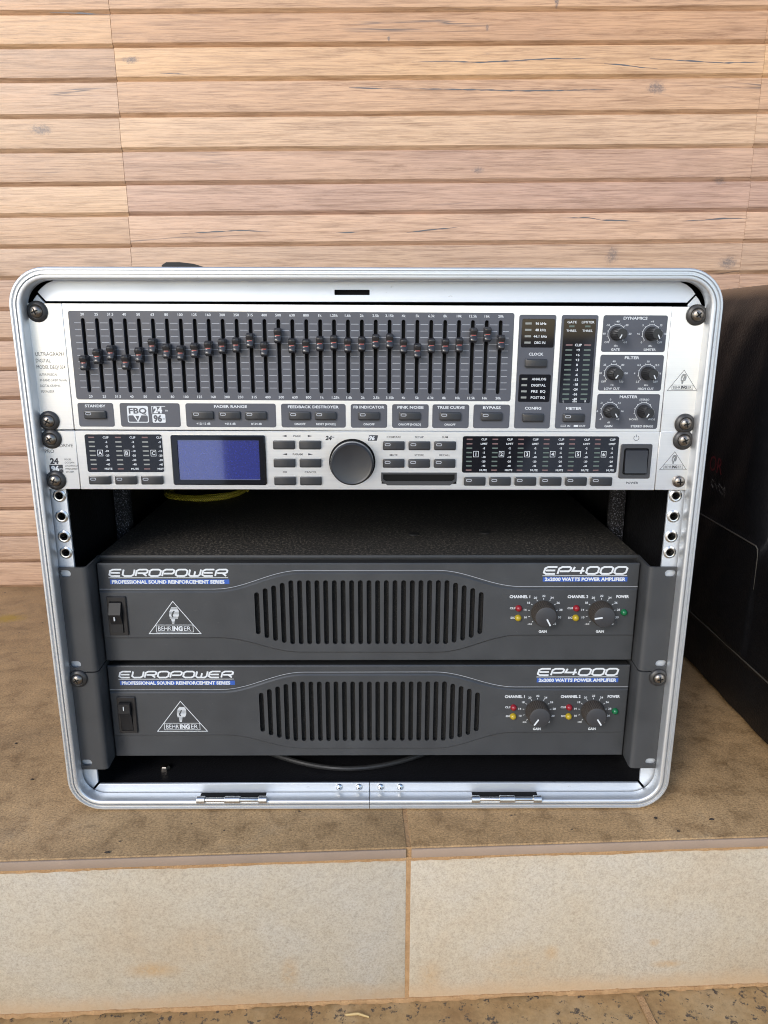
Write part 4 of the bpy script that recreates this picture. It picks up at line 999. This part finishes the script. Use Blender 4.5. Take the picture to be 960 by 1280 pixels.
# ------------------------------------------------------------------ second moulded case on the right
rc = thing('second_rack_case', (590, 200, FZ), 'plain black moulded case with dusty top, standing closed at the right edge', 'case')
X0, X1, ZT = 372.5, 860., 26.5
Y0_, Y1_ = -20., 470.
def sstep(a, b, v):
    t = max(0., min(1., (v-a)/(b-a))); return t*t*(3-2*t)
def relief(y, z):
    """how far the side wall stands out towards the near case"""
    d = 0.
    d -= 3.2*(1-sstep(-344, -338, z))                                    # lower skirt steps in
    d += 2.6*sstep(127, 133, y)*(1-sstep(-222, -217, z))*sstep(-338, -334, z)       # raised lower panel
    w_ = sstep(-235, -165, z)                                            # upper half: rounded corner, front set back
    if y < 172: d -= w_*(44-math.sqrt(max(0., 44**2-min(44., 172-y)**2)))
    if y < 130: d -= w_*min(70., (130-y)*2.2)
    d += 1.2*math.sin(y*.043+1.3)*math.sin(z*.031)+.5*math.sin(y*.11+z*.07)           # the moulding is not quite flat
    return d
NY, NZ, R_ = 190, 120, 38.
side = MB(); idx = {}
prof = []                                                               # around from the bottom edge, up the wall, over the shoulder, along the top
for k in range(NZ): prof.append((0., FZ+6+(ZT-R_-FZ-6)*k/(NZ-1), 1.))
for k in range(1, 15):
    a = math.radians(90*k/14); prof.append((R_-R_*math.cos(a), ZT-R_+R_*math.sin(a), 1-k/14))
prof += [(60, ZT+.2, 0), (X1-X0-30, ZT+.2, 0), (X1-X0, ZT-30, 0), (X1-X0, FZ+6, 0)]
n = len(prof)
for j in range(NY):
    y = Y0_+(Y1_-Y0_)*j/(NY-1); e = max(0., 1-min(y-Y0_, Y1_-y)/22.); rr = 10*(1-math.sqrt(max(0, 1-e*e)))
    for dx, z, wgt in prof: side.v.append((X0+dx-relief(y, z)*wgt+(rr if dx < 200 else -rr), y, z-(rr if dx >= R_ else 0)))
for j in range(NY-1):
    for k in range(n-1): side.f.append((j*n+k, j*n+k+1, (j+1)*n+k+1, (j+1)*n+k))
side.f.append(tuple(range(n))); side.f.append(tuple(range((NY-1)*n, NY*n)))
side.f.append(tuple(j*n for j in range(NY))+tuple(j*n+n-1 for j in range(NY-1, -1, -1)))
side.build('shell', 'shell', rc, (590, 200, FZ), 50)
rd = MB().tube([(X0-2.7, 460-328*i/30, -219.5) for i in range(31)]+[(X0-2.3, 129, -222), (X0-2.0, 128, -230), (X0-1.8, 127.6, -262)], [.8]*31+[.7,.5,.2], 6).tube([(X0-.8, 460-440*i/30, -338.2) for i in range(31)], .8, 6)
rd.build('moulding_line', 'mould_line', rc, (590, 200, FZ))
ft = MB().box(-14, 14, -14, 14, 0, 7, 2).mesh('foot', 'rubber')
for x in (X0+40, X1-60):
    for y in (30, 420): link('foot', ft, rc, (x, y, FZ))
# printed red letters and a pale reptile-like scuff on the side wall (text runs towards the camera)
def side_print(mb_fn, name, m):
    q = MB(); mb_fn(q)
    q.v = [(X0-.25-relief(300-u, z)+(y*.2), 300-u, z) for u, y, z in q.v]
    q.build(name, m, rc, (590, 200, FZ), 0, False)
def red(q):
    text(q, 'OR', 76, -160, 17, 0, 30, 'r', .0)
side_print(red, 'red_lettering', 'logo_red')
def pale(q):
    rnd = random.Random(5)
    for i in range(26):
        u = 52+34*rnd.random(); z = -176-8*rnd.random()-.10*(u-52)
        q.add([(u, -.1*i/26, z), (u+3+5*rnd.random(), -.1*i/26, z-2-3*rnd.random()), (u+4*rnd.random(), -.1*i/26, z-1.2)], [(0,1,2)])
side_print(pale, 'pale_print', 'scuff')

# ------------------------------------------------------------------ crumbs of dirt on the ledge, a straw at its foot
rnd = random.Random(8)
for i, (x, y) in enumerate([(234, -21), (279, -23), (246, -37), (-299, 33), (-199, -59), (-341, 90)]):
    bm = bmesh.new(); bmesh.ops.create_icosphere(bm, subdivisions=1, radius=1)
    sx, sy, sz = 1.1+1.6*rnd.random(), .9+.7*rnd.random(), .6+.3*rnd.random()
    for v in bm.verts: v.co = Vector((v.co.x*sx*(.8+.4*rnd.random()), v.co.y*sy*(.8+.4*rnd.random()), v.co.z*sz+sz*.7))
    c = MB().bm(bm); c.v = [(p[0]+x, p[1]+y, p[2]+FZ) for p in c.v]
    tag(c.build('dirt_crumb', 'crumb', None, (x, y, FZ), 0), ('dark dirt crumb nearest the silver frame\'s lower right corner', 'dark dirt crumb furthest right on the ledge', 'dark dirt crumb close to the ledge edge, right of the frame',
         'dark dirt crumb just left of the frame\'s lower left corner', 'dark dirt crumb on the ledge\'s very front edge, at the left', 'dark dirt crumb furthest left on the ledge')[i], 'crumb', 'crumbs of dirt on the ledge')
tag(MB().tube([(-19, -65, FZ-149.2), (-9, -65, FZ-148.0), (0, -67, FZ-149.2)], [.9, 1.1, .7], 6).build('dry_straw', 'straw', None, (-19, -65, FZ-150)), 'short pale straw lying on the paving at the foot of the step', 'straw')
